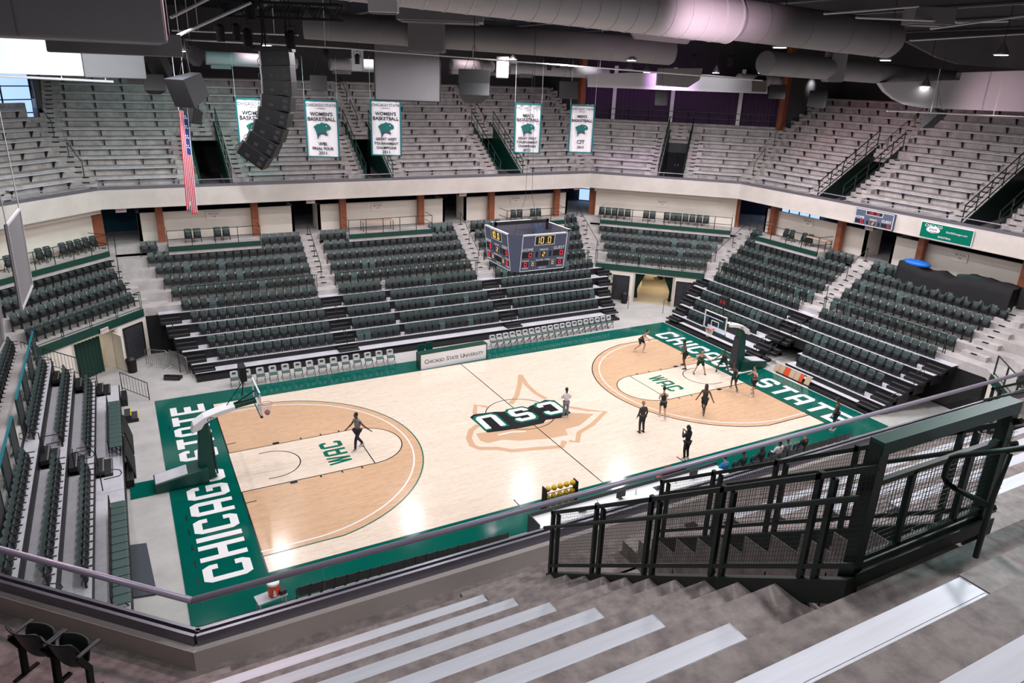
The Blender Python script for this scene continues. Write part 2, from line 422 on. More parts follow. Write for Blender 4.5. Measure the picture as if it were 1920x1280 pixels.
# ================================================================= RETRACTABLE BLEACHERS
def bleacher(sec,rows,label,aisles,name='retractable_bleacher',group=None):
    """rows: list of (z,o0,o1,u0,u1); aisles: (u0,u1)"""
    s=LB[sec]; T=s.T(); c=s.P((rows[0][3]+rows[0][4])/2,rows[0][1],0)
    root=empty(name,c,0,label,'bleacher',group); O=V(c)
    def TT(u,o,z): return s.P(u,o,z)-O
    fas=MB();dk=MB()
    for z,o0,o1,u0,u1 in rows:
        fas.box(u0,u1,o0,o1,max(0,z-.60),z-.035,T=TT); dk.box(u0,u1,o0+.03,o1,z-.035,z,T=TT)
        fas.box(u0,u1,o0-.02,o0+.03,z-.06,z+.004,T=TT)
    z,o0,o1,u0,u1=rows[0]
    if z<.5: fas.box(u0,u1,o0-(.6 if sec=='far' else .35),o0,0,.15,T=TT)
    fas.build('understructure',black,root); dk.build('deck',grid_deck,root)
    for (a_,c2_) in aisles:
        stp=MB(); a,c_=(a_ or 0),(c2_ or 0)
        for q,(z,o0,o1,u0,u1) in enumerate(rows):
            if a_ is None: a,c_=u1-1.2,u1-.03
            if c2_ is None: a,c_=u0+.03,u0+1.2
            if q==0:
                stp.box(a,c_,o0-.3,o0-.03,0,z/2,T=TT)
                continue
            zp=rows[q-1][0]; h=z-zp
            for w in(1,2):
                stp.box(a,c_,o0-.3*(3-w)-.03,o0-.03,zp,zp+h*w/3,T=TT)
                stp.box(a+.05,c_-.05,o0-.3*(3-w)-.025,o0-.3*(3-w)+.03,zp+h*w/3,zp+h*w/3+.008,T=TT,mi=1)
        stp.build('aisle_step',[black,steel],root)
        # hand rails of the aisle
        for q in(1,3):
            if q<len(rows):
                z,o0=rows[q][0],rows[q][1]; u=(a+c_)/2
                h=MB(); h.tube([TT(u,o0-.1,z-.3),TT(u,o0-.1,z+.75),TT(u,o0+.1,z+.85),TT(u,o0+.5,z+.85),TT(u,o0+.6,z+.7),TT(u,o0+.3,z+.45)],.02,6)
                h.build('aisle_handrail',black,root)
    return root
u_=lambda x:x+3.9
fr=[]
ul0=[-.4,-.5,-.85,-1.15,-1.45,-1.75]; ur0=[28.8,29.25,29.55,29.9,30.5,31.1]
rows=[(RZ[q],RO[q] if q else -8.75,RO[q+1],u_(ul0[q]),u_(ur0[q])) for q in range(6)]
bleacher('far',rows,'long black retractable bleacher with grey decks filling the far sideline',[(u_(7.93),u_(9.2)),(u_(19.75),u_(20.95)),(0,None),(None,0)],group=None)
ry=lambda y:19.5-y
rows=[(RZ[q],RO[q] if q else -8.4,RO[q+1],ry([16.8,17.0,17.4,17.8,18.2,18.6][q]),ry(7.9 if q>2 else 8.6)) for q in range(6)]
bleacher('right',rows,'black retractable bleacher behind the far hoop, on its tunnel side',[(ry([0,9.15][1]),ry(7.95)),(0,None)])
rows=[(RZ[q],RO[q] if q else -8.4,RO[q+1],ry(7.85 if q>2 else 6.2),ry([-.5,-.6,-.8,-1,-1.3,-1.6][q])) for q in range(6)]
bleacher('right',rows,'black retractable bleacher right of the far hoop with stair block at its near end',[(ry(7.8),ry(7.3)),(None,0)])
# left end stand: its front row is stowed, four rows stand pulled out
LBS=LB['left']; ly=lambda y:y+4.55
lr=[(.75,-6.98,-5.95,ly(-1.6),ly(18.1)),(1.08,-5.95,-5.05,ly(-1.9),ly(18.4)),(1.61,-5.05,-4.15,ly(-2.2),ly(18.8)),(2.14,-4.15,-3.6,ly(-2.5),ly(19.2))]
bleacher('left',lr,'grey decked retractable bleacher of the end stand behind the near hoop',[(ly(8.1),ly(9.5)),(ly(16.9),ly(18.2))])
# ================================================================= SEATS
def seatproto():
    r=empty('stadium_seat')
    bk=MB(); n=6
    f=[];g=[]
    def prof(w,z0,z1,y0,y1,curv,th,mb,top=.03):
        P=[]
        for (z,y,ww) in((z0,y0,w*.92),((z0+z1)/2,(y0+y1)/2-.01,w),(z1-.05,y1,w),(z1,y1+.02,w*.82)):
            for side in(0,1):
                for i in range(5):
                    x=-ww/2+ww*i/4; c=curv*((i-2)/2)**2
                    P.append((x,y-c+(th if side else 0),z))
        fs=[]
        for rr in range(3):
            for i in range(4):
                a=rr*10+i; fs.append((a,a+1,a+11,a+10)); a+=5; fs.append((a+1,a,a+10,a+11))
            fs.append((rr*10,rr*10+10,rr*10+15,rr*10+5)); fs.append((rr*10+4,rr*10+9,rr*10+19,rr*10+14))
        for i in range(4): fs.append((i,i+5,i+6,i+1)); fs.append((30+i,31+i,36+i,35+i))
        mb.add(P,fs)
    prof(.47,.42,.90,.10,.20,.045,.03,bk)
    bk.build('backrest',seatm,r,smooth=True)
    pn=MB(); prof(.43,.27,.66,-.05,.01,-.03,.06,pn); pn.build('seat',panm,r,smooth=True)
    for sx in(-1,1):
        a=MB(); x=sx*.25
        a.box(x-.018,x+.018,.0,.07,0,.5); a.box(x-.018,x+.018,-.08,.16,.0,.02); a.box(x-.022,x+.022,-.2,.14,.56,.585); a.box(x-.015,x+.015,.02,.09,.45,.58)
        a.build('leg',black,r)
    return r
proto=seatproto(); seatmeshes=[(c.data,c.name.split('.')[0]) for c in kids(proto)]
SEATS=[]   # (world point, rz, label, group)
def srow(sec,j,fx,u0,u1,where,rowname,n=None,gaps=None,pitch=.515,stand=''):
    s=LB[sec]; z=(FZ if fx else RSZ)[j]; o=FO[j]+.5 if fx else RS[j]
    if fx and j==0: o=-2.8
    n=n or int(abs(u1-u0)/pitch)
    p=(u1-u0)/n; g=0
    for q in range(n):
        u=u0+p*(q+.5)
        SEATS.append([s.P(u,o,z),s.rz,'green seat, %s from %s, %s, %s'%(ORD(q+1),where,rowname,stand),'flip-up seats, %s'%stand])
FN=['ledge row','second row above ledge','third row above ledge','fourth row above ledge','top short row']
RN=['lowest row','second row up','third row up','fourth row up','highest row']
lx=lambda x:x+3.9
for j in range(4):
    e=.3*j
    srow('far',j,1,lx([-.84,-1.16,-1.49,-1.85][j]),lx(7.95),'left',FN[j],stand='far stand left block')
    srow('far',j,1,lx(9.35),lx(19.65),'left',FN[j],stand='far stand middle block')
    srow('far',j,1,lx(21.15),lx([29.85,30.2,30.5,30.8][j]),'left',FN[j],stand='far stand right block')
for a,c,n,w in((-2.15,-1.15,2,'left end'),(5.35,7.95,5,'right end'),): srow('far',4,1,lx(a),lx(c),'left',FN[4]+' '+w,n,stand='far stand left block')
for a,c,n,w in((9.35,11.4,4,'left end'),(17.6,19.65,4,'right end')): srow('far',4,1,lx(a),lx(c),'left',FN[4]+' '+w,n,stand='far stand middle block')
for a,c,n,w in((21.15,23.8,5,'left end'),(30.0,31.0,2,'right end')): srow('far',4,1,lx(a),lx(c),'left',FN[4]+' '+w,n,stand='far stand right block')
for j in range(5):
    srow('far',j,0,lx([.94,.55,.23,-.09,-.44][j]),lx(7.85),'left',RN[j],stand='far bleacher left block')
    for (a,n,w) in((9.3,6,'left run'),(12.55,9,'middle run'),(16.6,6,'right run')): srow('far',j,0,lx(a),lx(a+.485*n),'left',RN[j]+' '+w,n,stand='far bleacher')
    srow('far',j,0,lx(21.05),lx([27.95,28.2,28.6,28.96,29.8][j]),'left',RN[j],stand='far bleacher right block')
s=LB['diagR']
for j in range(4):
    a=[(31.2,24.2),(31.75,25.4),(32.05,26.3),(32.15,26.9)][j]; c=[(37.4,19.3),(38.15,19.6),(38.9,19.9),(39.7,20.2)][j]
    srow('diagR',j,1,s.u(*a),s.u(*c),'left',FN[j],stand='far right corner block')
s=LB['diagL']
for j in range(4):
    a=[(-8.27,20.19),(-8.9,20.9),(-9.6,21.4),(-10.2,22.2)][j]; c=[(-2.38,24.5),(-2.74,25.5),(-3.08,26.3),(-3.31,27.2)][j]
    srow('diagL',j,1,s.u(*a),s.u(*c),'left',FN[j],stand='left corner block')
for j in range(4):
    srow('right',j,1,ry([17.9,18.1,18.2,18.35][j]),ry(9.15),'left',FN[j],stand='end stand block left of aisle')
    srow('right',j,1,ry(7.7),ry([-.7,-1.0,-1.3,-1.7][j]),'left',FN[j],stand='end stand block right of aisle')
srow('right',4,1,ry(18.65),ry(17.6),'left',FN[4],2,stand='end stand block left of aisle')
srow('right',4,1,ry(11.4),ry(9.2),'left',FN[4]+' aisle end',4,stand='end stand block left of aisle')
srow('right',4,1,ry(7.7),ry(5.6),'left',FN[4],4,stand='end stand block right of aisle')
srow('right',4,1,ry(-2.1),ry(-3.2),'left',FN[4]+' near end',2,stand='end stand block right of aisle')
for j in range(5):
    srow('right',j,0,ry([15.7,16.1,16.5,16.9,17.3][j]),ry([13.6,9.9,8.9,9.2,9.2][j]),'left',RN[j],stand='bleacher left of far hoop')
    srow('right',j,0,ry([5.6,6.0,7.3,7.3,7.5][j]),ry([.8,.45,.1,-.15,-.45][j]),'left',RN[j],stand='bleacher right of far hoop')
s=LB['diagNR']
for j in range(4): srow('diagNR',j,1,.9-.414*(-2.8+j)+ .6,s.L*.62,'the end stand',FN[j],stand='near right corner block')
LO=[-7.35,-6.2,-5.25,-4.2]
def lrow(q,y0,y1,n,w):
    z=[.8,.95,1.48,2.0][q]; o=[-6.85,-5.8,-4.88,-3.95][q]
    for i in range(n):
        y=y0+(y1-y0)*(i+.5)/n
        SEATS.append([LBS.P(ly(y),o,z),LBS.rz,'green seat, %s from %s, %s, left stand'%(ORD(i+1),w,RN[q]),'flip-up seats, left end stand'])
lrow(1,9.6,17.5,16,'aisle in far half');lrow(2,9.9,17.9,16,'aisle in far half');lrow(3,9.9,18.3,17,'aisle in far half')
lrow(1,8.0,.3,16,'aisle in near half');lrow(2,7.9,0,16,'aisle in near half');lrow(3,7.8,0,16,'aisle in near half')
for i in range(18):
    SEATS.append([LBS.P(ly(10.2+i*.5),-2.7,FZ[0]),LBS.rz,'dark green seat, %s along the row just behind the green fence'%ORD(i+1),'fixed seats behind the green end-stand fence'])
    SEATS.append([LBS.P(ly(10.2+i*.5),-1.85,FZ[1]),LBS.rz,'dark green seat, %s along the second row behind the green end-stand fence'%ORD(i+1),'fixed seats behind the green end-stand fence'])
def inview(p,m=20):
    d=p-CP; z=d.dot(CF)
    if z<=0: return False
    x=960+FPX*d.dot(CR)/z; y=640-FPX*d.dot(CU)/z
    return -m<x<1920+m and -m<y<1280+m
vis=[q for q in SEATS if inview(q[0])]
vis.sort(key=lambda q:(q[0]-CP).dot(CF))
random.seed(3)
keep=vis[:300]; rest=vis[300:]
first=True
for p,rz,lab,grp in keep:
    o=proto if first else copy_tree(proto); first=False
    o.location=p; o.rotation_euler=(0,0,rz); tag(o,lab,'seat',grp)
mb=MB(); segs={}
for p,rz,lab,grp in rest:
    c,s_=math.cos(rz),math.sin(rz); w=1 if random.random()<.07 else 0
    for m_,nm in seatmeshes:
        mb.add([(p.x+v.co.x*c-v.co.y*s_,p.y+v.co.x*s_+v.co.y*c,p.z+v.co.z) for v in m_.vertices],[tuple(f.vertices) for f in m_.polygons],2 if nm=='leg' else (w if nm=='backrest' or w else 3))
o=mb.build('stadium_seating',[seatm,seatm2,black,panm],smooth=False,label='rows of dark green flip-up seats filling the more distant stands',cat='seating',kind='stuff')
# folded front-row seats of the left end stand (seen from above)
fp=empty('ribbed_chair')
q=MB(); q.box(-.22,.22,-.42,.04,.43,.47); q.box(-.2,.2,-.46,-.42,.42,.455)
for i in range(5): q.box(-.2+.09*i,-.16+.09*i,-.40,.02,.47,.478)
q.build('seat',stripem,fp,bevel=.01); q=MB(); q.box(-.22,.22,.05,.09,.45,.82); q.build('backrest',blackm,fp,bevel=.01)
for sx in(-1,1): q=MB(); q.bar((sx*.23,.08,0),(sx*.23,.08,.5),.03); q.bar((sx*.23,-.35,.0),(sx*.23,.06,.45),.025); q.build('leg',black,fp)
first=True
for (y0,y1,n,w) in((14.9,9.8,11,'far half'),(5.1,-1.2,13,'near half')):
    for i in range(n):
        o=fp if first else copy_tree(fp); first=False
        o.location=LBS.P(ly(y0+(y1-y0)*(i+.5)/n),-6.55,.75); o.rotation_euler=(0,0,LBS.rz)
        tag(o,'grey-green ribbed seat, %s from the far end, front row of left stand, %s'%(ORD(i+1),w),'seat','ribbed front-row seats of the left stand')
# folding chairs along the far sideline
def foldchair(name,c1,c2,c3):
    r=empty(name)
    q=MB(); q.box(-.21,.21,-.2,.2,.43,.465); q.build('seat',c2,r,bevel=.012)
    q=MB(); q.prism([(-.21,.50),(.21,.50),(.22,.78),(.16,.84),(-.16,.84),(-.22,.78)],.19,.22,T=lambda a,b_,c_:(a,c_+(b_-.5)*.15,b_)); q.build('backrest',c1,r)
    if c3: q=MB(); q.box(-.1,.1,.17,.19,.68,.78); q.build('back_opening',c3,r)
    for sx in(-1,1):
        q=MB(); q.bar((sx*.22,-.22,0),(sx*.22,.24,.84),.022); q.bar((sx*.22,.26,0),(sx*.22,-.16,.44),.022); q.build('leg',black,r)
    return r
fc=foldchair('folding_chair',whitem,stripem,seatm)
first=True
for (pa,pb,n,w) in(((430,728),(745,681),14,'left of the university board'),((921,655),(1150,614),20,'right of the university board')):
    A_=at(*pa,z=0);B_=at(*pb,z=0)
    for i in range(n):
        o=fc if first else copy_tree(fc); first=False
        p=A_.lerp(B_,(i+.5)/n); o.location=(p.x,p.y+.15,0); o.rotation_euler=(0,0,random.uniform(-.05,.05))
        tag(o,'folding chair with pale back, %s from the left of those %s'%(ORD(i+1),w),'chair','courtside folding chairs on the far sideline')
bc=foldchair('folding_chair',black,blackm,None)
first=True
A_=at(556,1094,z=.8);B_=at(948,993,z=.8); A2=at(1350,880,z=.75);B2=at(1590,808,z=.75)
for (A,Bq,n,w) in((A_,B_,19,'from drinks cooler on the near team bench'),(A2,B2,15,'from the blue-jacketed person along the near bench')):
    for i in range(n):
        o=bc if first else copy_tree(bc); first=False
        p=A.lerp(Bq,(i+.5)/n); o.location=(p.x,p.y,0); o.rotation_euler=(0,0,PI+random.uniform(-.06,.06))
        tag(o,'black folding chair, %s %s'%(ORD(i+1),w),'chair','black folding chairs along the near sideline')
BEN=(A2,B2)
# spectator chairs on the wheelchair platforms
pf=empty('platform_chair')
for m_,nm in seatmeshes:
    if nm!='leg': o=bpy.data.objects.new(nm,m_); COL.objects.link(o); o.parent=pf
for sx in(-1,1): q=MB(); q.bar((sx*.22,-.1,0),(sx*.22,.12,.5),.03); q.bar((sx*.22,.25,0),(sx*.22,.1,.5),.03); q.build('leg',black,pf)
# ================================================================= COURT
court=empty('basketball_court',(14.3,7.6,0),0,'pale maple basketball court with green border and white CHICAGO STATE baselines','court')
CO=V((14.3,7.6,0))
def fl(pts,z,name,m,label=None):
    q=MB(); q.prism([(x-CO.x,y-CO.y) for x,y in pts],z-.0035,z); return q.build(name,m,court,label=label)
LW,LH=28.65,15.24
fl([(-2.67,-1.75),(31.5,-1.75),(31.5,16.9),(-2.67,16.9)],.030,'border',green_fl)
fl([(0,0),(LW,0),(LW,LH),(0,LH)],.034,'playing_surface',maple)
def arc(cx,cy,r,a0,a1,n=40): return [(cx+r*math.cos(a0+(a1-a0)*i/n),cy+r*math.sin(a0+(a1-a0)*i/n)) for i in range(n+1)]
def ribbon(pts,w,z,name,m,par=None):
    q=MB(); n=len(pts); L=[];Rr=[]
    for i,(x,y) in enumerate(pts):
        a=V(pts[max(i-1,0)]);b_=V(pts[min(i+1,n-1)]); t=(b_-a).normalized(); nn=V((-t.y,t.x))*w/2
        L.append((x+nn.x-CO.x,y+nn.y-CO.y,z));Rr.append((x-nn.x-CO.x,y-nn.y-CO.y,z))
    q.add(L+Rr,[(i,i+1,n+i+1,n+i) for i in range(n-1)]); return q.build(name,m,court)
cy=7.62
for side in(0,1):
    X=(lambda x:x) if side==0 else (lambda x:LW-x)
    Fp=lambda pts:[(X(x),y) for x,y in pts] if side==0 else [(X(x),y) for x,y in pts][::-1]
    Rm=6.75; yc=6.6; th=math.asin(yc/Rm)
    outer=[(0,cy-yc)]+arc(1.6,cy,Rm,-th,th)+[(0,cy+yc)]
    fl(Fp(outer),.038,'three_point_area',maple_d); ribbon(Fp(outer),.06,.042,'three_point_line',courtgreen2 if side==0 else courtblack)
    Rw=6.33; yw=6.3; th=math.asin(yw/Rw)
    ribbon(Fp([(0,cy-yw)]+arc(1.6,cy,Rw,-th,th)+[(0,cy+yw)]),.07,.042,'inner_arc_line',courtwhite)
    fl(Fp([(0,cy-1.83),(5.79,cy-1.83)]+arc(5.79,cy,1.83,-PI/2,PI/2,24)[1:-1]+[(5.79,cy+1.83),(0,cy+1.83)]),.042,'key',maple)
    ribbon(Fp([(0,cy-1.83),(5.79,cy-1.83)]+arc(5.79,cy,1.83,-PI/2,PI/2,24)+[(5.79,cy+1.83),(0,cy+1.83)]),.05,.046,'key_line',courtblack)
    ribbon(Fp([(5.79,cy-1.83),(5.79,cy+1.83)]),.05,.046,'free_throw_line',courtblack)
    ribbon(Fp([(1.22,cy-1.22)]+arc(1.6,cy,1.22,-PI/2,PI/2,20)+[(1.22,cy+1.22)]),.05,.046,'restricted_arc',courtblack)
    q=MB()
    for sy in(-1,1):
        q.box(X(2.13)-.15-CO.x,X(2.13)+.15-CO.x,cy+sy*1.93-.1-CO.y,cy+sy*1.93+.1-CO.y,.043,.047)
        for xx in(3.3,4.25,5.15): q.box(X(xx)-.03-CO.x,X(xx)+.03-CO.x,cy+sy*1.93-.1-CO.y,cy+sy*1.93+.1-CO.y,.043,.047)
        q.box(min(X(0),X(.45))-CO.x,max(X(0),X(.45))-CO.x,cy+sy*2.75-.025-CO.y,cy+sy*2.75+.025-CO.y,.043,.047)
    q.build('lane_mark',courtblack,court)
ribbon([(14.325,0),(14.325,LH)],.05,.040,'half_court_line',courtblack)
for x in(0,LW): ribbon([(x,0),(x,LH)],.06,.040,'baseline',courtblack)
ribbon([(10.1,-.9),(10.1,.45)],.06,.041,'coach_box_line',courtblack); ribbon([(18.9,-.9),(18.9,.45)],.06,.041,'coach_box_line',courtblack)
for k in range(7): 
    y=.2+k*1.05 if k<6 else 14.0
    ribbon([(-2.22,y-.9),(-2.22,y-.5)],.05,.036,'hash_mark',courtblack)
# tan emblem under the centre logo, traced as floor paint
def px2(pts,ox,oy,s): 
    r=[]
    for a,b_ in pts: p=at(ox+a/s,oy+b_/s,z=.04); r.append((p.x,p.y))
    return r
def outline(pts,w,name,m,z=.0385,par=None): ribbon(px2(pts,820,640,4.572),w,z,name,m)
outline([(630,535),(680,465),(705,370),(714,285)],.28,'emblem_outline',tan); outline([(712,285),(760,365),(840,440),(930,490)],.28,'emblem_outline',tan,.0383)
outline([(320,620),(328,545),(430,560)],.24,'emblem_outline',tan)
outline([(1120,560),(1300,590),(1440,600),(1330,710),(1215,780),(1200,860),(1130,850)],.26,'emblem_outline',tan)
outline([(350,715),(290,760),(270,830),(300,890),(360,915),(520,915),(640,935),(860,915),(1070,900),(1090,850)],.30,'emblem_outline',tan)
def fill(pts,z,name,m,s=4.572,ox=820,oy=640):
    p=px2(pts,ox,oy,s); a=sum(p[i-1][0]*p[i][1]-p[i][0]*p[i-1][1] for i in range(len(p)))
    if a<0: p=p[::-1]
    return fl(p,z,name,m)
fill([(330,790),(450,770),(900,700),(1150,610),(1340,620),(1220,720),(1100,750),(1120,800),(960,830),(700,850),(560,840),(430,870),(370,850)],.0375,'emblem_fill',tan)
outline([(520,800),(640,775),(760,770)],.1,'emblem_line',courtwhite,.0382)
ribbon(arc(14.325,cy,1.83,0,2*PI,48),.05,.041,'centre_circle',courtblack)
fill([(280,650),(430,780),(560,765),(720,740),(910,700),(930,672),(1060,655),(1145,610),(1005,505),(925,500),(790,555),(775,566),(690,566),(560,602),(500,602),(310,625)],.0435,'logo_backing',courtblack)
# block lettering
t,c_=.27,.15
G={'C':[[(c_,0),(1-c_,0),(1,c_),(1,.32),(1-t,.32),(1-t,t*.7),(t,t*.7),(t,1-t*.7),(1-t,1-t*.7),(1-t,.68),(1,.68),(1,1-c_),(1-c_,1),(c_,1),(0,1-c_),(0,c_)]],
'H':[[(0,0),(t,0),(t,.4),(1-t,.4),(1-t,0),(1,0),(1,1),(1-t,1),(1-t,.6),(t,.6),(t,1),(0,1)]],
'I':[[(.0,0),(.3,0),(.3,1),(.0,1)]],
'A':[[(0,0),(t,0),(t,1-t*.7),(1-t,1-t*.7),(1-t,0),(1,0),(1,1-c_),(1-c_,1),(c_,1),(0,1-c_)],[(t,.28),(1-t,.28),(1-t,.46),(t,.46)]],
'G':[[(c_,0),(1-c_,0),(1,c_),(1,.54),(.5,.54),(.5,.38),(1-t,.38),(1-t,t*.7),(t,t*.7),(t,1-t*.7),(1-t,1-t*.7),(1-t,.7),(1,.7),(1,1-c_),(1-c_,1),(c_,1),(0,1-c_),(0,c_)]],
'O':[[(c_,0),(.5,0),(.5,t*.7),(t,t*.7),(t,1-t*.7),(.5,1-t*.7),(.5,1),(c_,1),(0,1-c_),(0,c_)],[(.5,0),(1-c_,0),(1,c_),(1,1-c_),(1-c_,1),(.5,1),(.5,1-t*.7),(1-t,1-t*.7),(1-t,t*.7),(.5,t*.7)]],
'S':[[(c_,0),(1-c_,0),(1,c_),(1,.48),(1-c_,.6),(t,.6),(t,1-t*.7),(1-t,1-t*.7),(1-t,.72),(1,.72),(1,1-c_),(1-c_,1),(c_,1),(0,1-c_),(0,.54),(c_,.41),(1-t,.41),(1-t,t*.7),(t,t*.7),(t,.28),(0,.28),(0,c_)]],
'T':[[(.36,0),(.64,0),(.64,1-t*.7),(1,1-t*.7),(1,1),(0,1),(0,1-t*.7),(.36,1-t*.7)]],
'E':[[(0,0),(1,0),(1,t*.7),(t,t*.7),(t,.4),(.85,.4),(.85,.6),(t,.6),(t,1-t*.7),(1,1-t*.7),(1,1),(0,1)]],
'U':[[(c_,0),(1-c_,0),(1,c_),(1,1),(1-t,1),(1-t,t*.7),(t,t*.7),(t,1),(0,1),(0,c_)]],
'W':[[(.15,0),(.38,0),(.5,.55),(.62,0),(.85,0),(1.08,1),(.86,1),(.72,.4),(.6,1),(.4,1),(.28,.4),(.14,1),(-.08,1)]],
'N':[[(0,0),(t*.8,0),(t*.8,.6),(1-t*.8,0),(1,0),(1,1),(1-t*.8,1),(1-t*.8,.4),(t*.8,1),(0,1)]]}
def blockword(word,org,run,up,w,h,adv,z,m,name='letter',shear=0,parent=court,O=CO):
    run=V(run);up=V(up);p=V(org); flip=run.x*up.y-run.y*up.x<0
    for ch in word:
        if ch==' ': p=p+run*adv*.75; continue
        ww=w
        for poly in G[ch]:
            q=[(p+run*(a*ww+shear*b_*h)+up*(b_*h)) for a,b_ in poly]
            if flip: q=q[::-1]
            mb=MB(); mb.prism([(v.x-O.x,v.y-O.y) for v in q],z-.003,z); mb.build(name,m,parent)
        p=p+run*(adv*(.42 if ch=='I' else 1))
blockword('CHICAGO STATE',(-.42,.28),(0,1),(-1,0),1.02,1.62,1.28,.0345,courtwhite,'baseline_letter')
blockword('CHICAGO STATE',(LW+.42,14.95),(0,-1),(1,0),1.02,1.62,1.28,.0345,courtwhite,'baseline_letter')
# centre logo CSU (reads from the far side)
for (dx,dy,g,mm,zz) in((0,0,1.30,courtgreen2,.046),(0,0,1.0,courtwhite,.049)):
    for ch,(cx_,cy_) in zip('CSU',((16.15,7.55),(14.35,7.5),(12.45,7.45))):
        w,h=1.15*(1 if g==1 else 1.22),1.45*(1 if g==1 else 1.2)
        run=V((-1,0));up=V((0,-1)); sh=-.0
        org=V((cx_,cy_))-run*w/2-up*h/2
        blockword(ch,org,run,up,w,h,0,zz,mm,'logo_letter',shear=sh)
blockword('WAC',(4.95,6.45),(0,1),(-1,0),.62,1.05,.78,.0475,courtgreen2,'conference_letter')
blockword('WAC',(LW-5.0,8.75),(0,-1),(1,0),.62,1.05,.78,.0475,courtgreen2,'conference_letter')
def text(name,s,size,m,parent,loc,rot,ext=.004,ax='CENTER',sx=1,bold=0):
    cu=bpy.data.curves.new(name,'FONT'); cu.body=s; cu.size=size; cu.extrude=ext; cu.align_x=ax; cu.align_y='CENTER'; cu.offset=bold; cu.materials.append(m); cu.resolution_u=3
    o=bpy.data.objects.new(name,cu); me=bpy.data.meshes.new_from_object(o); bpy.data.objects.remove(o); bpy.data.curves.remove(cu); me.name=name
    if not me.materials: me.materials.append(m)
    o=bpy.data.objects.new(name,me); COL.objects.link(o); o.parent=parent; o.location=loc; o.rotation_euler=rot; o.scale=(sx,1,1); return o
text('ncaa_lettering','NCAA',.72,courtwhite,court,(14.3-CO.x-.35,16.0-CO.y,.034),(0,0,PI),.001,sx=1.25,bold=.02)
# ================================================================= UPPER BENCHES
BC={}
def bench(sec,r,u0,u1,label,group,z=None):
    s=S[sec]; o=ro(r+1)-.30; zt=(z if z else tread(sec,r))+.43; c=s.P((u0+u1)/2,o,zt-.43)
    root=empty('bench',c,s.rz,label,'bench',group); L=(u1-u0)/2
    q=MB()
    for i in range(3): q.box(-L,L,.0+.0945*i,.0935+.0945*i,.39,.43+(.004 if i==1 else 0))
    q.box(-L-.006,-L,0,.28,.385,.434); q.box(L,L+.006,0,.28,.385,.434)
    q.build('plank',alu,root)
    n=max(2,int((u1-u0)/1.75)+1)
    key='br'
    if key not in BC:
        g=MB(); g.box(-.03,.03,.02,.26,.34,.385); g.hexa([(-.03,.22,.0),(.03,.22,.0),(.03,.29,0),(-.03,.29,0),(-.03,.04,.35),(.03,.04,.35),(.03,.29,.35),(-.03,.29,.35)]); BC[key]=g.me('bracket',bracket)
    for i in range(n):
        o_=bpy.data.objects.new('bracket',BC[key]); COL.objects.link(o_); o_.parent=root; o_.location=(-L+.25+(2*L-.5)*i/(n-1),0,0)
BK=VH+AW+.05
def brow(sec,r,segs):
    for a,c,w in segs:
        if c-a>.6: bench(sec,r,a,c,'aluminium bench, %s row of the upper deck, %s'%(ORD(r+1),w),'upper deck benches, '+w)
FB=['left of the flag','behind the leftmost white banners','between screen and scoreboard','far side right end']
for r in range(12):
    m=.414*min(ro(r),ro(7)); mA=.414*min(ro(r+1),ro(5.5)); v=VC['far']
    e=BK if r<6 else .7
    sg=[(-mA+.8,v[0]-e,'far side, '+FB[0]),(v[0]+e,v[1]-e,'far side, '+FB[1]),(v[1]+e,v[2]-e,'far side, '+FB[2]),(v[2]+e,35.5+m-1.0,FB[3])]
    brow('far',r,sg)
    v=VC['right']
    sg=[(-m+.8,v[0]-e,'above the small scoreboard, near the curtain'),(v[0]+e,v[1]-e,'above the green website banner'),(v[1]+e,min(S['right'].L+m-.5,22.5),'right edge of the frame')]
    brow('right',r,sg)
for r in range(7):
    m=.414*ro(r); v=VC['diagR'][0]; L=S['diagR'].L; e=BK if r<7 else .7
    e=VH+.75 
    brow('diagR',r,[(-m+.45,v-e,'below the dark curtain, left half'),(v+e,L+m-.45,'below the dark curtain, right half')])
for r in range(8):
    m=.414*ro(r); v=VC['diagL'][0]; L=S['diagL'].L; e=BK if r<6 else .7
    brow('diagL',r,[(v+e,L+m-.55,'below the big corner window')])
for r in range(8):
    v=VC['near']; xs=lambda x:31.6-x
    if r<6: sg=[(xs(12.6),xs(5.55),'beyond the mesh railing'),(xs(.9),xs(-4.5),'foreground row')]
    else: sg=[(xs(12.6),xs(4.1),'beyond the mesh railing'),(xs(2.25 if r==6 else 2.0),xs(-4.5),'foreground row')]
    for a,c,w in sg: bench('near',r,a,c,'silver bench plank, %s row up from the walkway, %s'%(ORD(r+1),w),'near deck benches, '+w)
# ================================================================= GUARD RAILS OF THE UPPER DECK
def glassrail(sec,u0,u1,ztop,zb,rr,label,n):
    s=S[sec]; c=s.P((u0+u1)/2,.12,zb); O=V(c); root=empty('glass_guardrail',c,0,label,'railing','glass guardrails on the deck parapet')
    TT=lambda u,o,z: s.P(u,o,z)-O
    q=MB(); q.tube([TT(u0,.12,ztop),TT(u1,.12,ztop)],rr,10); q.build('handrail',railm,root,smooth=True)
    q=MB(); q.box(u0,u1,.04,.09,zb-.02,zb+.17,T=TT); q.box(u0,u1,.15,.2,zb-.02,zb+.17,T=TT); q.box(u0,u1,.09,.15,zb-.02,zb+.08,T=TT); q.build('base_channel',alud,root)
    w=(u1-u0)/n
    for i in range(n):
        q=MB(); q.box(u0+w*i+.01,u0+w*(i+1)-.01,.114,.126,zb+.08,ztop-.02,T=TT); q.build('glass_pane',glass,root)
zn=9.27
glassrail('near',31.6-18.5,34.25+.06,9.98,zn,.048,'thick grey handrail over clear glass on the near parapet, crossing the court view',12)
glassrail('diagNL',-.06,9.5,9.98,zn,.048,'thick grey handrail over clear glass at the lower left, turning from the corner',6)
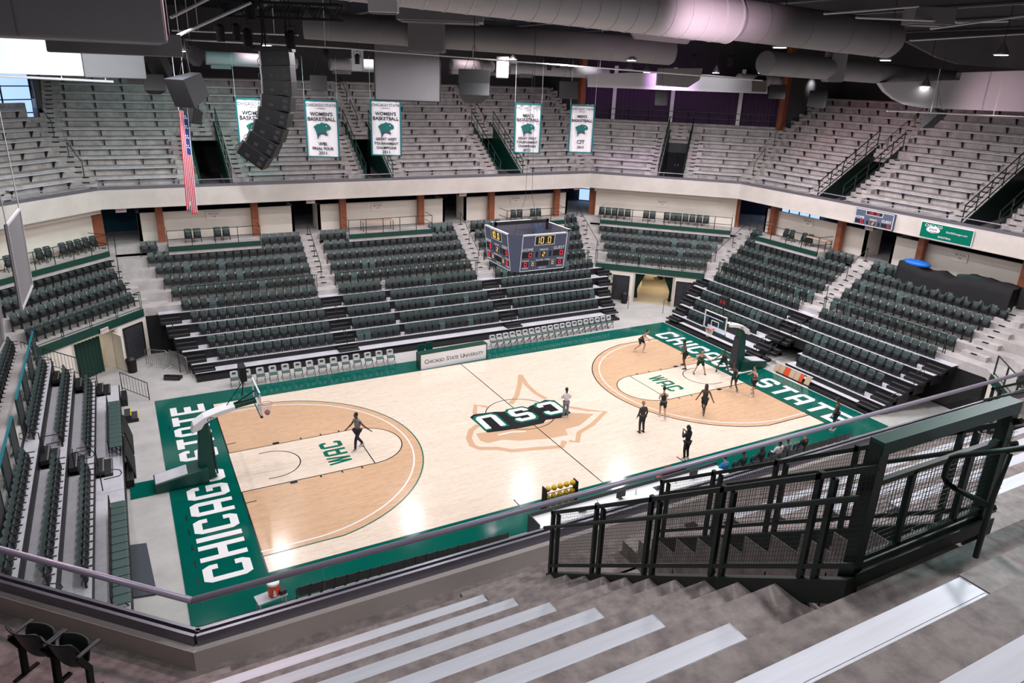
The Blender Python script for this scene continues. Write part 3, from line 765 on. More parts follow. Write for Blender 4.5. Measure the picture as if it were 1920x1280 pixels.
glassrail('far',0,35.5,9.95,9.5,.025,'thin rail over glass on the far side parapet',16)
glassrail('diagR',0,S['diagR'].L,9.95,9.5,.025,'thin rail over glass below the dark curtain corner',6)
glassrail('diagL',0,S['diagL'].L,9.95,9.5,.025,'thin rail over glass at the left corner parapet',6)
glassrail('right',0,24.5,9.95,9.5,.025,'thin rail over glass above the small wall scoreboard',12)
def vomrail(sec,u,side,label,mesh=False,off0=1.0):
    """sloped guard on one side of a vomitory; side -1 low u, +1 high u"""
    s=S[sec]; U=u+side*(VH+.06); h=RISE.get(sec,.535); sl=h/.85
    o0,o1=off0,6.55; zz=lambda o:9.52+(o-1.13)*sl
    c=s.P(U,o0,ZU); O=V(c); root=empty('vomitory_railing',c,0,label,'railing'); TT=lambda a,o,z: s.P(a,o,z)-O
    H=1.08
    if mesh:
        zz=lambda o: 9.70+(o-1.43)*.688
        o0=1.43;o1=6.05
    q=MB(); q.bar(TT(U,o0,zz(o0)+H),TT(U,o1,zz(o1)+H),.05,.05); q.bar(TT(U,o0,zz(o0)+.16),TT(U,o1,zz(o1)+.16),.045,.045)
    if not mesh: q.bar(TT(U,o0,zz(o0)+.6),TT(U,o1,zz(o1)+.6),.03,.03)
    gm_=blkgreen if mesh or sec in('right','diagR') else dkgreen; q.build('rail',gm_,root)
    if mesh:
        q=MB(); v=U+side*.09; q.tube([TT(v,o0-.05,zz(o0)+.82),TT(v,o1-.02,zz(o1)+.82)],.026,8); q.build('handrail',blkgreen,root)
        for k_ in range(5):
            o=o0+.1+(o1-o0-.5)*k_/4
            q=MB()
            for d in(-.07,.07): q.bar(TT(U,o+d,zz(o)-.02),TT(U,o+d,zz(o)+H),.05,.05)
            q.build('post',blkgreen,root)
        q=MB(); n=150
        for i in range(n): o=o0+(o1-o0)*i/n; q.bar(TT(U,o,zz(o)+.17),TT(U,o,zz(o)+H-.02),.003,.003)
        for i in range(18): d=.17+.05*i; q.bar(TT(U,o0,zz(o0)+d),TT(U,o1,zz(o1)+d),.003,.003)
        q.build('wire_mesh',blkgreen,root)
    else:
        q=MB()
        for k_ in range(6): o=o0+.05+(o1-o0-.1)*k_/5; q.bar(TT(U,o,zz(o)),TT(U,o,zz(o)+H),.05,.05)
        q.build('post',gm_,root)
    q=MB(); dp=.22 if mesh else 3.0; U=U if mesh else u+side*(VH-.06); q.hexa([TT(U-.05,o0,max(ZU,zz(o0)-dp)),TT(U+.05,o0,max(ZU,zz(o0)-dp)),TT(U+.05,o1,max(ZU,zz(o1)-dp)),TT(U-.05,o1,max(ZU,zz(o1)-dp)),TT(U-.05,o0,zz(o0)+.03),TT(U+.05,o0,zz(o0)+.03),TT(U+.05,o1,zz(o1)+.03),TT(U-.05,o1,zz(o1)+.03)])  # without mesh the steel plate runs deep, its dark colour giving the well's shade
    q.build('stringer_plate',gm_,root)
vn={'far':['right of the flag','between the second and third banners','between the speaker and the fourth banner'],'right':['over the small wall scoreboard','over the green website banner'],'diagR':['below the dark curtain'],'diagL':['at the left edge']}
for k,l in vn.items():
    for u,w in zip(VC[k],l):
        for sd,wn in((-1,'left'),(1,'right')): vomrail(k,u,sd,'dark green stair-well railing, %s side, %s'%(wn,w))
vu=31.6-3.15
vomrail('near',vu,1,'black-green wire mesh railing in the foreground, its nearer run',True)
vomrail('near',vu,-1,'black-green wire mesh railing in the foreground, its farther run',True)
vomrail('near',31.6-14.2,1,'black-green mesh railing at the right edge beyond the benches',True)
# tall mesh frame across the back of the near stair well
s=S['near']; o=5.95; c=s.P(vu,o,12.9); O=V(c); root=empty('mesh_barrier',c,0,'tall green-topped mesh barrier with thick posts at the stair-well head','railing')
TT=lambda a,o_,z: s.P(a,o_,z)-O
ua_,ub_=31.6-2.28,31.6-4.12
for u in(ua_,ub_):
    q=MB(); q.bar(TT(u,o,12.55),TT(u,o,14.1),.11,.11); q.build('post',blkgreen,root)
for z,nm,w,m_ in((14.08,'top_beam',.13,dkgreen),(13.72,'rail',.05,blkgreen),(12.98,'rail',.05,blkgreen),(12.83,'base_beam',.16,blkgreen)):
    q=MB(); q.bar(TT(ua_+.05,o,z),TT(ub_-.05,o,z),w,w*.9); q.build(nm,m_,root)
q=MB()
for i in range(40): u=ua_+(ub_-ua_)*i/40; q.bar(TT(u,o,12.98),TT(u,o,13.72),.004,.004)
for i in range(16): z=12.98+.05*i; q.bar(TT(ua_,o,z),TT(ub_,o,z),.004,.004)
q.build('wire_mesh',blkgreen,root)
q=MB()
for f in(.3,.75): u=ua_+(ub_-ua_)*f; q.bar(TT(u,o,12.98),TT(u,o,13.72),.05,.05)
q.build('intermediate_post',blkgreen,root)
# looped centre hand rail above it
X=3.1; pts=[at(1829,1044,x=X),at(1862,930,x=X),at(1893,850,x=X)]
root=empty('aisle_handrail',pts[0],0,'green looped stair handrail at the right edge foreground','handrail'); O=V(pts[0])
q=MB(); q.tube([p-O for p in pts],.024,10); q.build('post',blkgreen,root,smooth=True)
loop=[at(1935,838,x=X),at(1850,848,x=X),at(1800,853,x=X),at(1784,858,x=X),at(1776,872,x=X),at(1770,893,x=X),at(1776,906,x=X),at(1792,916,x=X),at(1855,948,x=X)]
q=MB(); q.tube([p-O for p in loop],.024,10); q.build('rail',blkgreen,root,smooth=True)
# the pair of dark flip seats on the walkway, front left
def bigseat(loc,rz,label):
    r=empty('flip_up_chair',loc,rz,label,'seat','pair of dark seats on the near walkway'); r.scale=(1.06,1.06,1.06)
    n=9
    def shell(prof,w,curv,th,name,m_):
        q=MB(); P=[]
        for (y,z,ww) in prof:
            for sd in(0,1):
                for i in range(n):
                    x=-ww/2+ww*i/(n-1); c=curv*((i-(n-1)/2)/((n-1)/2))**2
                    P.append((x,y-c+(th if sd else 0),z))
        fs=[];m2=2*n
        for rr in range(len(prof)-1):
            for i in range(n-1): a=rr*m2+i; fs.append((a,a+1,a+m2+1,a+m2)); a+=n; fs.append((a+1,a,a+m2,a+m2+1))
            fs.append((rr*m2,rr*m2+m2,rr*m2+m2+n,rr*m2+n)); fs.append((rr*m2+n-1,rr*m2+2*n-1,rr*m2+m2+2*n-1,rr*m2+m2+n-1))
        l=(len(prof)-1)*m2
        for i in range(n-1): fs.append((i,i+n,i+n+1,i+1)); fs.append((l+i,l+i+1,l+n+i+1,l+n+i))
        q.add(P,fs); q.build(name,m_,r,smooth=True)
    shell([(.06,.36,.34),(.10,.42,.42),(.15,.58,.48),(.20,.76,.50),(.24,.84,.49),(.26,.87,.44)],.0,.07,.02,'backrest',seatdk)
    shell([(-.02,.36,.30),(-.06,.45,.44),(-.10,.62,.46),(-.13,.70,.40)],.0,-.05,.03,'seat',seatdk)
    for sx in(-1,1):
        q=MB(); x=sx*.26
        q.bar((x,.08,0),(x,.05,.42),.05,.07); q.bar((x,.05,.40),(x,.16,.64),.04,.07); q.build('leg',blackm,r)
        q=MB(); q.bar((x,-.16,.655),(x,.17,.66),.05,.03); q.build('armrest',armm,r,bevel=.008)
        q=MB(); q.bar((x,-.1,.012),(x,.24,.012),.05,.024); q.build('foot',blackm,r)
seatdk=mat('seat_near_black',(.012,.016,.016),.45); armm=mat('armrest_grey',(.07,.075,.075),.55)
rz=S['diagNL'].rz
pa=at(95,1262,z=ZU);
n_=S['diagNL']
c1=at(89,1263,z=ZU); c2=at(149,1275,z=ZU); d=c2-c1
bigseat(c1,rz,'dark flip-up seat on the walkway, the left one of the pair'); bigseat(c1-V((*n_.t,0))*.57*(-1 if d.dot(V((*n_.t,0)))>0 else 1),rz,'dark flip-up seat on the walkway, the right one of the pair')
# ================================================================= PLATFORM CHAIRS AND RAILINGS
def platform(sec,u0,u1,label):
    s=LB[sec]; c=s.P((u0+u1)/2,.1,ZC); O=V(c); root=empty('platform_railing',c,0,label,'railing','dark railings round the wheelchair platforms'); TT=lambda a,o,z: s.P(a,o,z)-O
    q=MB(); q.box(u0,u1,-.25,-.15,ZC-.28,ZC+.03,T=TT); q.build('fascia_plate',dkgreen,root)
    q=MB()
    for z in(ZC+.5,ZC+1.05): q.tube([TT(u0,1.2,z),TT(u0,-.2,z),TT(u1,-.2,z),TT(u1,1.2,z)],.022,6)
    q.build('rail',blkgreen,root)
    n=max(3,int((u1-u0)/1.2))
    for i in range(n+1): u=u0+(u1-u0)*i/n; q=MB(); q.bar(TT(u,-.2,ZC),TT(u,-.2,ZC+1.05),.04); q.build('post',blkgreen,root)
    return s
fl2=MB()
for sec,u0,u1,l,ch in(('far',lx(-.55),lx(5.15),'platform railing in front of the SECTION 119 wall',[(1.6,2),(3.4,2)]),
    ('far',lx(11.2),lx(17.55),'platform railing with a table behind it',[]),
    ('far',lx(23.9),lx(29.3),'platform railing behind the scoreboard',[(1.4,2),(3.2,2)]),
    ('diagR',S['diagR'].u(32.6,27.3),S['diagR'].u(39.3,19.1),'long platform railing at the far right corner',[(1.0,5),(3.9,2),(5.6,2),(7.4,5)]),
    ('diagL',.4,S['diagL'].L-.2,'long platform railing at the left corner',[(9.0,5),(6.6,2),(4.4,1)]),
    ('right',ry(17.3),ry(11.5),'platform railing with a pink-topped table at the right end',[(2.2,2),(3.9,2)])):
    s=platform(sec,u0,u1,l); fl2.box(u0,u1,-.2,1.0,ZC-.5,ZC+.004,T=s.T())
    for (a,n) in ch:
        for i in range(n):
            o=copy_tree(pf); o.location=s.P(u0+a+(i-(n-1)/2)*.55,.75,ZC); o.rotation_euler=(0,0,s.rz)
            tag(o,'dark seat, %s in the %s group on the %s'%(ORD(i+1),ORD(ch.index((a,n))+1),{'far':'far side platform','diagR':'far right corner platform','diagL':'left corner platform','right':'right end platform'}[sec]+(', left part' if u0<8 and sec=='far' else '')),'chair','dark seats on the wheelchair platforms')
struct('floor_platforms',fl2,conc)
for c in list(pf.children): bpy.data.objects.remove(c)
bpy.data.objects.remove(pf)
def simpletable(loc,rz,w,d,h,top,name,label,leg=black):
    r=empty(name,loc,rz,label,'table'); q=MB(); q.box(-w/2,w/2,-d/2,d/2,h-.04,h); q.build('tabletop',top,r)
    for a in(-1,1):
        for b_ in(-1,1): q=MB(); x,y=a*(w/2-.06),b_*(d/2-.06); q.box(x-.02,x+.02,y-.02,y+.02,0,h-.04); q.build('leg',leg,r)
    return r
woodt=mat('table_top_pink_wood',(.62,.42,.32),.5)
simpletable((13.6,28.8,ZC),0,2.4,.7,.75,woodt,'folding_table','pinkish folding table on the far middle platform')
simpletable((41.3,12.4,ZC),PI/2,1.8,.7,.75,woodt,'folding_table','pinkish table on the right end platform')
# stand-front guard rails above the retractable seating
def guard(sec,u0,u1,o,z,label,step=1.75,panel=None,h=1.05,m=blkgreen,pair=True):
    s=LB[sec]; c=s.P((u0+u1)/2,o,z); O=V(c); root=empty('guard_railing',c,0,label,'railing','guard railings along the ledge'); TT=lambda a,b_,z_: s.P(a,b_,z_)-O
    q=MB(); q.bar(TT(u0,o,z+h),TT(u1,o,z+h),.05,.04); q.bar(TT(u0,o,z+.1),TT(u1,o,z+.1),.03,.03); q.build('rail',m,root)
    n=max(1,round((u1-u0)/step))
    for i in range(n+1):
        u=u0+(u1-u0)*i/n; q=MB()
        for d in((-.06,.06) if pair else(0,)): q.bar(TT(u+d,o,z),TT(u+d,o,z+h),.035)
        q.build('post',m,root)
    if panel:
        q=MB(); q.box(u0,u1,o-.15,o-.085,z-.42,z+.03,T=TT); q.build('fascia_plate',dkgreen,root)
    for i in range(n):
        a=u0+(u1-u0)*i/n; q=MB(); q.box(a+.1,a+(u1-u0)/n-.1,o-.006,o+.006,z+.12,z+h-.05,T=TT); q.build('glass_pane',glass,root)
guard('far',lx(.1),lx(7.9),-3.5,2.95,'ledge guard railing over the left bleacher block')
guard('far',lx(9.3),lx(19.7),-3.5,2.95,'ledge guard railing over the middle bleacher block')
guard('far',lx(21.2),lx(29.6),-3.5,2.95,'ledge guard railing behind the hanging scoreboard')
L=LB['diagR'].L; guard('diagR',1.7,L-1.7,-3.52,2.95,'green-plated guard railing over the tunnel with tied curtains',panel=1)
L=LB['diagL'].L; guard('diagL',1.7,L-1.7,-3.52,2.95,'green-plated guard railing over the EXIT doorway',panel=1)
guard('right',ry(17.4),ry(9.3),-3.5,2.95,'ledge guard railing left of the end stand aisle')
guard('right',ry(7.6),ry(-.6),-3.5,2.95,'ledge guard railing right of the end stand aisle')
guard('diagNR',1.7,6.5,-3.52,2.95,'green-plated guard railing at the near right corner',panel=1)
# teal-topped green fence of the left end stand
tealtop=mat('teal_rail',(.0,.17,.22),.5)
for (y0,y1,w) in((9.7,18.6,'farther length'),(8.1,-.5,'nearer length')):
    c=LBS.P(ly((y0+y1)/2),-3.62,2.9); O=V(c); r=empty('stand_fence',c,0,'tall green panelled fence of the left end stand, '+w,'fence'); TT=lambda a,b_,z_: LBS.P(a,b_,z_)-O
    q=MB(); q.bar(TT(ly(y0),-3.62,4.05),TT(ly(y1),-3.62,4.05),.09,.06); q.build('top_rail',tealtop,r)
    n=7
    for i in range(n+1): u=ly(y0+(y1-y0)*i/n); q=MB(); q.bar(TT(u,-3.62,2.3),TT(u,-3.62,4.02),.07); q.build('post',dkgreen,r)
    for i in range(n):
        u=ly(y0+(y1-y0)*(i+.5)/n); q=MB(); w_=abs(y1-y0)/n/2-.06; q.box(u-w_,u+w_,-3.64,-3.60,2.35,3.9,T=TT); q.build('panel',glass if i%2 else dgrey,r)
# hand rails in the lower aisles
def hrail(sec,u,j0,j1,label):
    s=LB[sec]; hs=FZ+[ZC]; a=s.P(u,FO[j0],hs[j0]); O=V(a); r=empty('aisle_handrail',a,0,label,'handrail','black handrails in the lower aisles')
    p=s.P(u,FO[j0],hs[j0]+.9)-O; q_=s.P(u,FO[j1],hs[j1]+.9)-O; lo=s.P(u,FO[j0]-.25,hs[j0]+.55)-O
    q=MB(); q.tube([p+V((0,0,-.1)),p,q_,q_+V((0,0,-.1))],.022,6); q.tube([p,lo,p-V((0,0,.35))],.02,6); q.build('rail',black,r)
    for t_ in(0,.5,1): b_=p.lerp(q_,t_); q=MB(); q.tube([b_,b_-V((0,0,.92))],.022,6); q.build('post',black,r)
for sec,u,l in(('far',12.45,'left middle aisle of the far stand'),('far',24.3,'right middle aisle of the far stand'),('right',11.05,'middle aisle of the right end stand')): hrail(sec,u,1,5,'black handrail in the '+l)
for sec,m_,l in(('far',-1,'aisle at the far left corner'),('far',1,'aisle at the far right corner'),('right',-1,'aisle beside the right corner block'),('right',1,'aisle at the near right corner')):
    s=LB[sec]; u=(0.05 if m_<0 else s.L-.05)
    hrail(sec,u+m_*.414*(-.8),1,5,'black handrail in the '+l)
# upper deck centre-aisle hand rails
for sec,k_ in(('far',0),('far',1),('far',2),('right',0),('right',1)):
    s=S[sec];u=VC[sec][k_]
    for r0,r1,w in((6,8,'lower'),(9,11,'upper')):
        a=s.P(u,ro(r0),tread(sec,r0)); O=V(a); r=empty('aisle_handrail',a,0,'black %s handrail in upper aisle %s'%(w,vn[sec][k_]),'handrail')
        p=V((0,0,.9));e=s.P(u,ro(r1),tread(sec,r1)+.9)-O
        q=MB(); q.tube([p-V((0,0,.9)),p,e,e-V((0,0,.9))],.025,6); q.tube([p,p+(s.P(u,ro(r0)-.3,tread(sec,r0)-.35)-O),p-V((0,0,.4))],.02,6); q.build('rail',black,r)
for sec,m_,w in(('far',-1,'at the far left corner'),('right',-1,'beside the dark curtain')):
    s=S[sec]
    for r0,r1,v in((1,3,'lower'),(5,7,'upper')):
        u=lambda k:.1-.414*ro(k)
        a=s.P(u(r0),ro(r0),tread(sec,r0)); O=V(a); r=empty('aisle_handrail',a,0,'black %s handrail of the upper aisle %s'%(v,w),'handrail')
        p=V((0,0,.9));e=s.P(u(r1),ro(r1),tread(sec,r1)+.9)-O
        q=MB(); q.tube([p-V((0,0,.9)),p,e,e-V((0,0,.9))],.025,6); q.build('rail',black,r)
# section signs and exit signs
def plate(name,sec,u,o,z,w,h,lines,label,m=signw,tm=textk,group=None,tsz=.16):
    s=LB[sec]; c=s.P(u,o,z); r=empty(name,c,s.rz,label,'sign',group); q=MB(); q.box(-w/2,w/2,-.03,0,-h/2,h/2); q.build('plate',m,r)
    for i,t_ in enumerate(lines): text('lettering',t_,tsz,tm,r,(0,-.034,h*.25-i*tsz*1.25 if len(lines)>1 else 0),(PI/2,0,0))
for sec,u,t_,o in(('far',lx(2.6),'119',2.15),('far',lx(14.1),'118',2.15),('far',lx(25.9),'117',2.15),('diagR',S['diagR'].L/2,'115',1.7),('right',ry(14.4),'106',1.85),('right',ry(2.8),'104',1.85)):
    plate('section_sign',sec,u,o,7.25,.95,.55,['SECTION',t_],'wall sign reading SECTION %s, %s'%(t_,{'119':'right of the flag','118':'behind the platform table','117':'above the hanging scoreboard','115':'at the far right corner','106':'left of the small scoreboard','104':'above the black drapes'}[t_]),cream)
redt=mat('exit_red',(.6,.03,.03),.5)
for sec,u,o,z,l in(('far',lx(-2.9),.55,8.2,'above the teal corner opening'),('far',lx(8.8),.55,8.2,'above the first far stand aisle opening'),('far',lx(20.4),.55,8.2,'above the second far stand aisle opening'),('far',lx(31.1),1.0,8.2,'beside the far right corner column'),('right',ry(8.4),.55,8.1,'under the small wall scoreboard'),('right',ry(-2.6),.8,8.1,'right of the green website banner')):
    plate('exit_sign',sec,u,o,z,.6,.32,['EXIT'],'white sign reading EXIT '+l,signw,redt,tsz=.26)
# tunnels: shutters, curtains, doors
def shutter(sec,u0,u1,z0,z1,label):
    s=LB[sec]; c=s.P((u0+u1)/2,-3.6,0); r=empty('roller_shutter',c,s.rz,label,'shutter'); w=(u1-u0)/2
    q=MB(); q.box(-w,w,-.04,.0,z0,z1); n=14
    for i in range(n): z=z0+(z1-z0)*i/n; q.box(-w+.03,w-.03,-.075,-.04,z+.02,z+(z1-z0)/n*.72)
    q.build('slat_curtain',dgrey,r); q=MB(); q.box(-w-.05,-w,-.09,0,z0,z1+.05); q.box(w,w+.05,-.09,0,z0,z1+.05); q.box(-w,w,-.09,0,z1,z1+.05); q.build('frame',black,r)
shutter('diagR',ur[2],ur[3],.1,2.1,'dark louvred shutter left of the tunnel with tied curtains')
shutter('diagR',ur[4],ur[5],.1,2.1,'dark louvred shutter right of the tunnel with tied curtains')
shutter('diagL',ul[2],ul[3],.1,2.2,'dark louvred shutter right of the EXIT doorway')
def curtain(sec,u0,u1,z0,z1,label,tied=0,m=curtg,o=-3.2,name='curtain',folds=8,amp=.06,group=None):
    s=LB[sec]; c=s.P((u0+u1)/2,o,z0); r=MB(); W=(u1-u0)/2; nu=folds*4; nz=8; vs=[]
    for j in range(nz+1):
        f=j/nz
        for i in range(nu+1):
            x=-W+2*W*i/nu
            if tied: 
                k=.25+.75*abs(f-.42)/.58 if f>.42 else .25+.3*(.42-f)
                x=tied*W+(x-tied*W)*k
            vs.append((x,amp*math.sin(i*PI/2),f*(z1-z0)))
    n=len(vs); vs+= [(x,y+.02,z) for x,y,z in vs]
    fs=[]
    for j in range(nz):
        for i in range(nu): a=j*(nu+1)+i; fs.append((a,a+1,a+nu+2,a+nu+1)); fs.append((n+a+1,n+a,n+a+nu+1,n+a+nu+2))
    r.add(vs,fs); o_=r.build(name,m,None,smooth=True,label=label,cat='curtain',group=group); o_.location=c; o_.rotation_euler=(0,0,s.rz)
curtain('diagR',ur[0],ur[0]+.75,.3,2.3,'green curtain tied back on the left of the right corner tunnel',-1)
curtain('diagR',ur[1]-.75,ur[1],.3,2.3,'green curtain tied back on the right of the right corner tunnel',1)
curtain('diagL',ul[0]-.2,ul[1]-.75,.05,2.2,'closed dark green curtain in the EXIT doorway',0)
s=LB['diagL']; c=s.P(ul[1]-.05,-3.45,0); r=empty('door',c,s.rz+1.25,'cream door standing open in the EXIT doorway, with small notice','door')
q=MB(); q.box(-.95,0,-.03,.03,.02,2.2); q.build('leaf',cream,r); q=MB(); q.box(-.5,-.3,-.045,-.03,1.4,1.7); q.build('notice',purp,r)
plate('exit_sign','diagL',(ul[0]+ul[1])/2+.4,-3.75,2.62,.55,.3,['EXIT'],'white sign reading EXIT over the left corner doorway',signw,redt,tsz=.24)
# upper corner curtains and white posts
s=S['diagR']; a=ro(8)+.8
for i,(f0,f1) in enumerate(((.02,.19),(.20,.46),(.47,.76),(.77,.98))):
    L0=-.414*a;L1=s.L+.414*a
    curtain('diagR',L0+(L1-L0)*f0,L0+(L1-L0)*f1,12.9,17.3,'tall dark purple drape behind the right corner benches, %s from left'%ORD(i+1),0,curt,a,folds=14,amp=.08,group='dark drapes behind the right corner deck')
q=MB()
for f in(.195,.465,.765): u=L0+(L1-L0)*f; q.box(u-.16,u+.16,a-.3,a-.05,12.9,18,T=s.T())
struct('wall_posts',q,white)
r=empty('guard_railing',s.P(s.L/2,ro(8)+.2,13.2),0,'thin dark railing in front of the tall purple drapes','railing'); O=V(r.location)
q=MB()
for z in(13.9,14.4): q.bar(s.P(L0,ro(8)+.2,z)-O,s.P(L1,ro(8)+.2,z)-O,.04)
q.build('rail',blkgreen,r)
for i in range(12): u=L0+(L1-L0)*i/11; q=MB(); q.bar(s.P(u,ro(8)+.2,13.1)-O,s.P(u,ro(8)+.2,14.4)-O,.04); q.build('post',blkgreen,r)
# cart in the passage
s=LB['diagR']; um=(ur[0]+ur[1])/2
r=empty('utility_cart',s.P(um+.3,5.2,0),s.rz+.3,'pale utility cart parked inside the right corner tunnel','cart')
q=MB(); q.box(-.9,.9,-.45,.45,.35,.7); q.box(.2,.85,-.42,.42,.7,.95); q.build('body',white,r,bevel=.05)
q=MB(); q.box(-.35,.15,-.4,.4,.7,.8); q.box(-.45,-.35,-.4,.4,.7,1.1); q.build('seat',blackm,r,bevel=.03)
q=MB(); q.box(-.9,.6,-.5,.5,1.7,1.76); q.build('canopy',white,r,bevel=.02)
for x in(-.85,.55):
    for y in(-.45,.45): q=MB(); q.bar((x,y,.6),(x,y,1.7),.04); q.build('canopy_post',black,r)
for x in(-.6,.6):
    for y in(-.45,.45): q=MB(); q.tube([(x,y-.07,.22),(x,y+.07,.22)],.22,14); q.build('wheel',black,r)
# bins, barricades, stage monitor
def bin_(px,py,label):
    p=at(px,py,z=0); r=empty('trash_can',p,0,label,'trash can'); q=MB(); q.tube([(0,0,0),(0,0,.75)],[.24,.28],14); q.build('body',blackm,r); q=MB(); q.tube([(0,0,.75),(0,0,.8),(0,0,.95)],[.3,.3,.14],14); q.build('lid',black,r)
bin_(249,697,'black round bin beside the left corner shutter'); bin_(1170,568,'black round bin left of the right corner tunnel')
def barricade(pa,pb,label):
    a=at(*pa,z=0);b_=at(*pb,z=0); d=b_-a; L=d.length; r=empty('crowd_barrier',a,math.atan2(d.y,d.x),label,'barrier','grey steel crowd barriers by the left corner')
    q=MB(); q.tube([(0,0,.15),(0,0,1.0),(.08,0,1.1),(L-.08,0,1.1),(L,0,1.0),(L,0,.15)],.022,6); q.tube([(0,0,.2),(L,0,.2)],.018,6); q.build('frame',steel,r)
    q=MB(); n=int(L/.12)
    for i in range(1,n): q.bar((L*i/n,0,.2),(L*i/n,0,1.1),.014)
    q.build('bars',steel,r)
    for x in(.2,L-.2): q=MB(); q.tube([(x,-.25,.02),(x,0,.15),(x,.25,.02)],.018,6); q.build('foot',steel,r)
barricade((276,687),(317,690),'grey crowd barrier between shutter and bleacher end'); barricade((320,688),(353,703),'grey crowd barrier against the bleacher steps')
a=at(325,710,z=0); r=empty('floor_monitor',a,-.5,'black box frame lying on the floor by the left corner','equipment')
q=MB(); q.hexa([(-.45,-.25,0),(.45,-.25,0),(.45,.25,0),(-.45,.25,0),(-.45,-.15,.3),(.45,-.15,.3),(.45,.2,.18),(-.45,.2,.18)]); q.build('cabinet',blackm,r,bevel=.02); q=MB(); q.box(-.4,.4,-.262,-.25,.04,.24,); q.build('grille',dgrey,r)
def stairs(loc,rz,label,n=2,w=.9):
    r=empty('portable_step',loc,rz,label,'steps')
    for i in range(n): q=MB(); q.box(-w/2,w/2,i*.3,.3*(i+1),0,.2*(i+1)-.02); q.build('riser_box',black,r); q=MB(); q.box(-w/2,w/2,i*.3-.01,.3*(i+1),.2*(i+1)-.02,.2*(i+1)); q.build('tread',dgrey,r); q=MB(); q.box(-w/2,w/2,i*.3-.015,i*.3+.03,.2*(i+1)-.005,.2*(i+1)+.004); q.build('nosing',yellow,r)
stairs(at(260,783,z=0),PI/2,'small black steps with yellow edge left of the court')
for i,(px,py,l) in enumerate(((75,775,'upper'),(140,705,'middle'),(180,690,'lower'))): pass
# dark mats by the left stand
p=at(258,1072,z=0); q=MB(); q.prism([((a.x-p.x),(a.y-p.y)) for a in [at(295,1115,z=0),at(275,1020,z=0),at(235,1025,z=0),at(250,1122,z=0)]][::-1],0,.06)
o=q.build('floor_mat',slate,label='dark slate rectangular mat on the floor beside the left stand',cat='mat'); o.location=(p.x,p.y,.001)
for (y,l) in((9.9,'farther'),(12.2,'nearer the far end')):
    r=empty('display_board',(-4.02,y,0),0,'dark framed panel leaning on the left stand front, '+l,'panel')
    q=MB(); q.hexa([(.1,-1.0,0),(.2,-1.0,0),(.2,1.0,0),(.1,1.0,0),(-.12,-1.0,1.15),(-.04,-1.0,1.15),(-.04,1.0,1.15),(-.12,1.0,1.15)]); q.build('panel',blackm,r)
    q=MB(); q.bar((.17,-1.0,.02),(.17,1.0,.02),.06); q.build('bottom_rail',steel,r)

def barrail(a,b_,h,label,n,slope=0):
    a=V(a);b_=V(b_); r=empty('end_railing',a,0,label,'railing'); d=b_-a; q=MB()
    q.tube([(0,0,0),(0,0,h),d+V((0,0,h+slope)),d+V((0,0,slope))],.025,6); q.tube([(0,0,.12),d+V((0,0,.12+slope))],.02,6); q.build('frame',black,r)
    q=MB()
    for i in range(1,n): p=d*(i/n)+V((0,0,slope*i/n)); q.bar(p+V((0,0,.12)),p+V((0,0,h)),.018)
    q.build('bars',black,r)
barrail((-7.3,-1.75,1.9),(-5.3,-1.75,.9),.95,'black barred railing at the near end of the left stand',12)
barrail((-4.1,18.0,0.5),(-2.9,17.2,0.0),1.0,'slanted black barred railing at the far corner of the left stand',9)
barrail((-8.3,19.5,2.3),(-5.9,19.0,1.2),1.0,'black barred railing before the EXIT doorway',16)
def looprail(p,label):
    p=V(p); r=empty('loop_handrail',p,0,label,'handrail','looped black handrails of the left stand'); q=MB()
    q.tube([(0,0,0),(0,0,.75),(0,.08,.85),(0,.3,.88)],.022,6); q.tube([(0,0,.85),(.5,0,.85),(.7,.05,.75),(.75,.05,.6),(.65,.03,.5),(.1,0,.48)],.022,6); q.build('rail',black,r)
looprail((-6.9,8.9,1.8),'black looped handrail in the left stand aisle, upper'); looprail((-5.9,8.2,1.2),'black looped handrail in the left stand aisle, middle'); looprail((-5.0,6.9,.8),'black looped handrail near the ribbed seats'); looprail((-6.6,-1.2,1.7),'black looped handrail at the near end of the left stand')

s=S['diagR']; u=VC['diagR'][0]; r=empty('double_door',s.P(u,6.15,ZU),s.rz,'dark double door at the back of the stair well below the purple drapes','door')
for sx in(-1,1): q=MB(); q.box(min(0,sx*.9)+.01,max(0,sx*.9)-.01,0,.05,0,2.1); q.build('door_leaf',blackm,r); q=MB(); q.box(sx*.12-.02,sx*.12+.02,-.05,0,.95,1.15); q.build('handle',steel,r)
q=MB(); q.box(-.95,.95,-.02,.08,2.1,2.9); q.build('transom',dgrey,r)
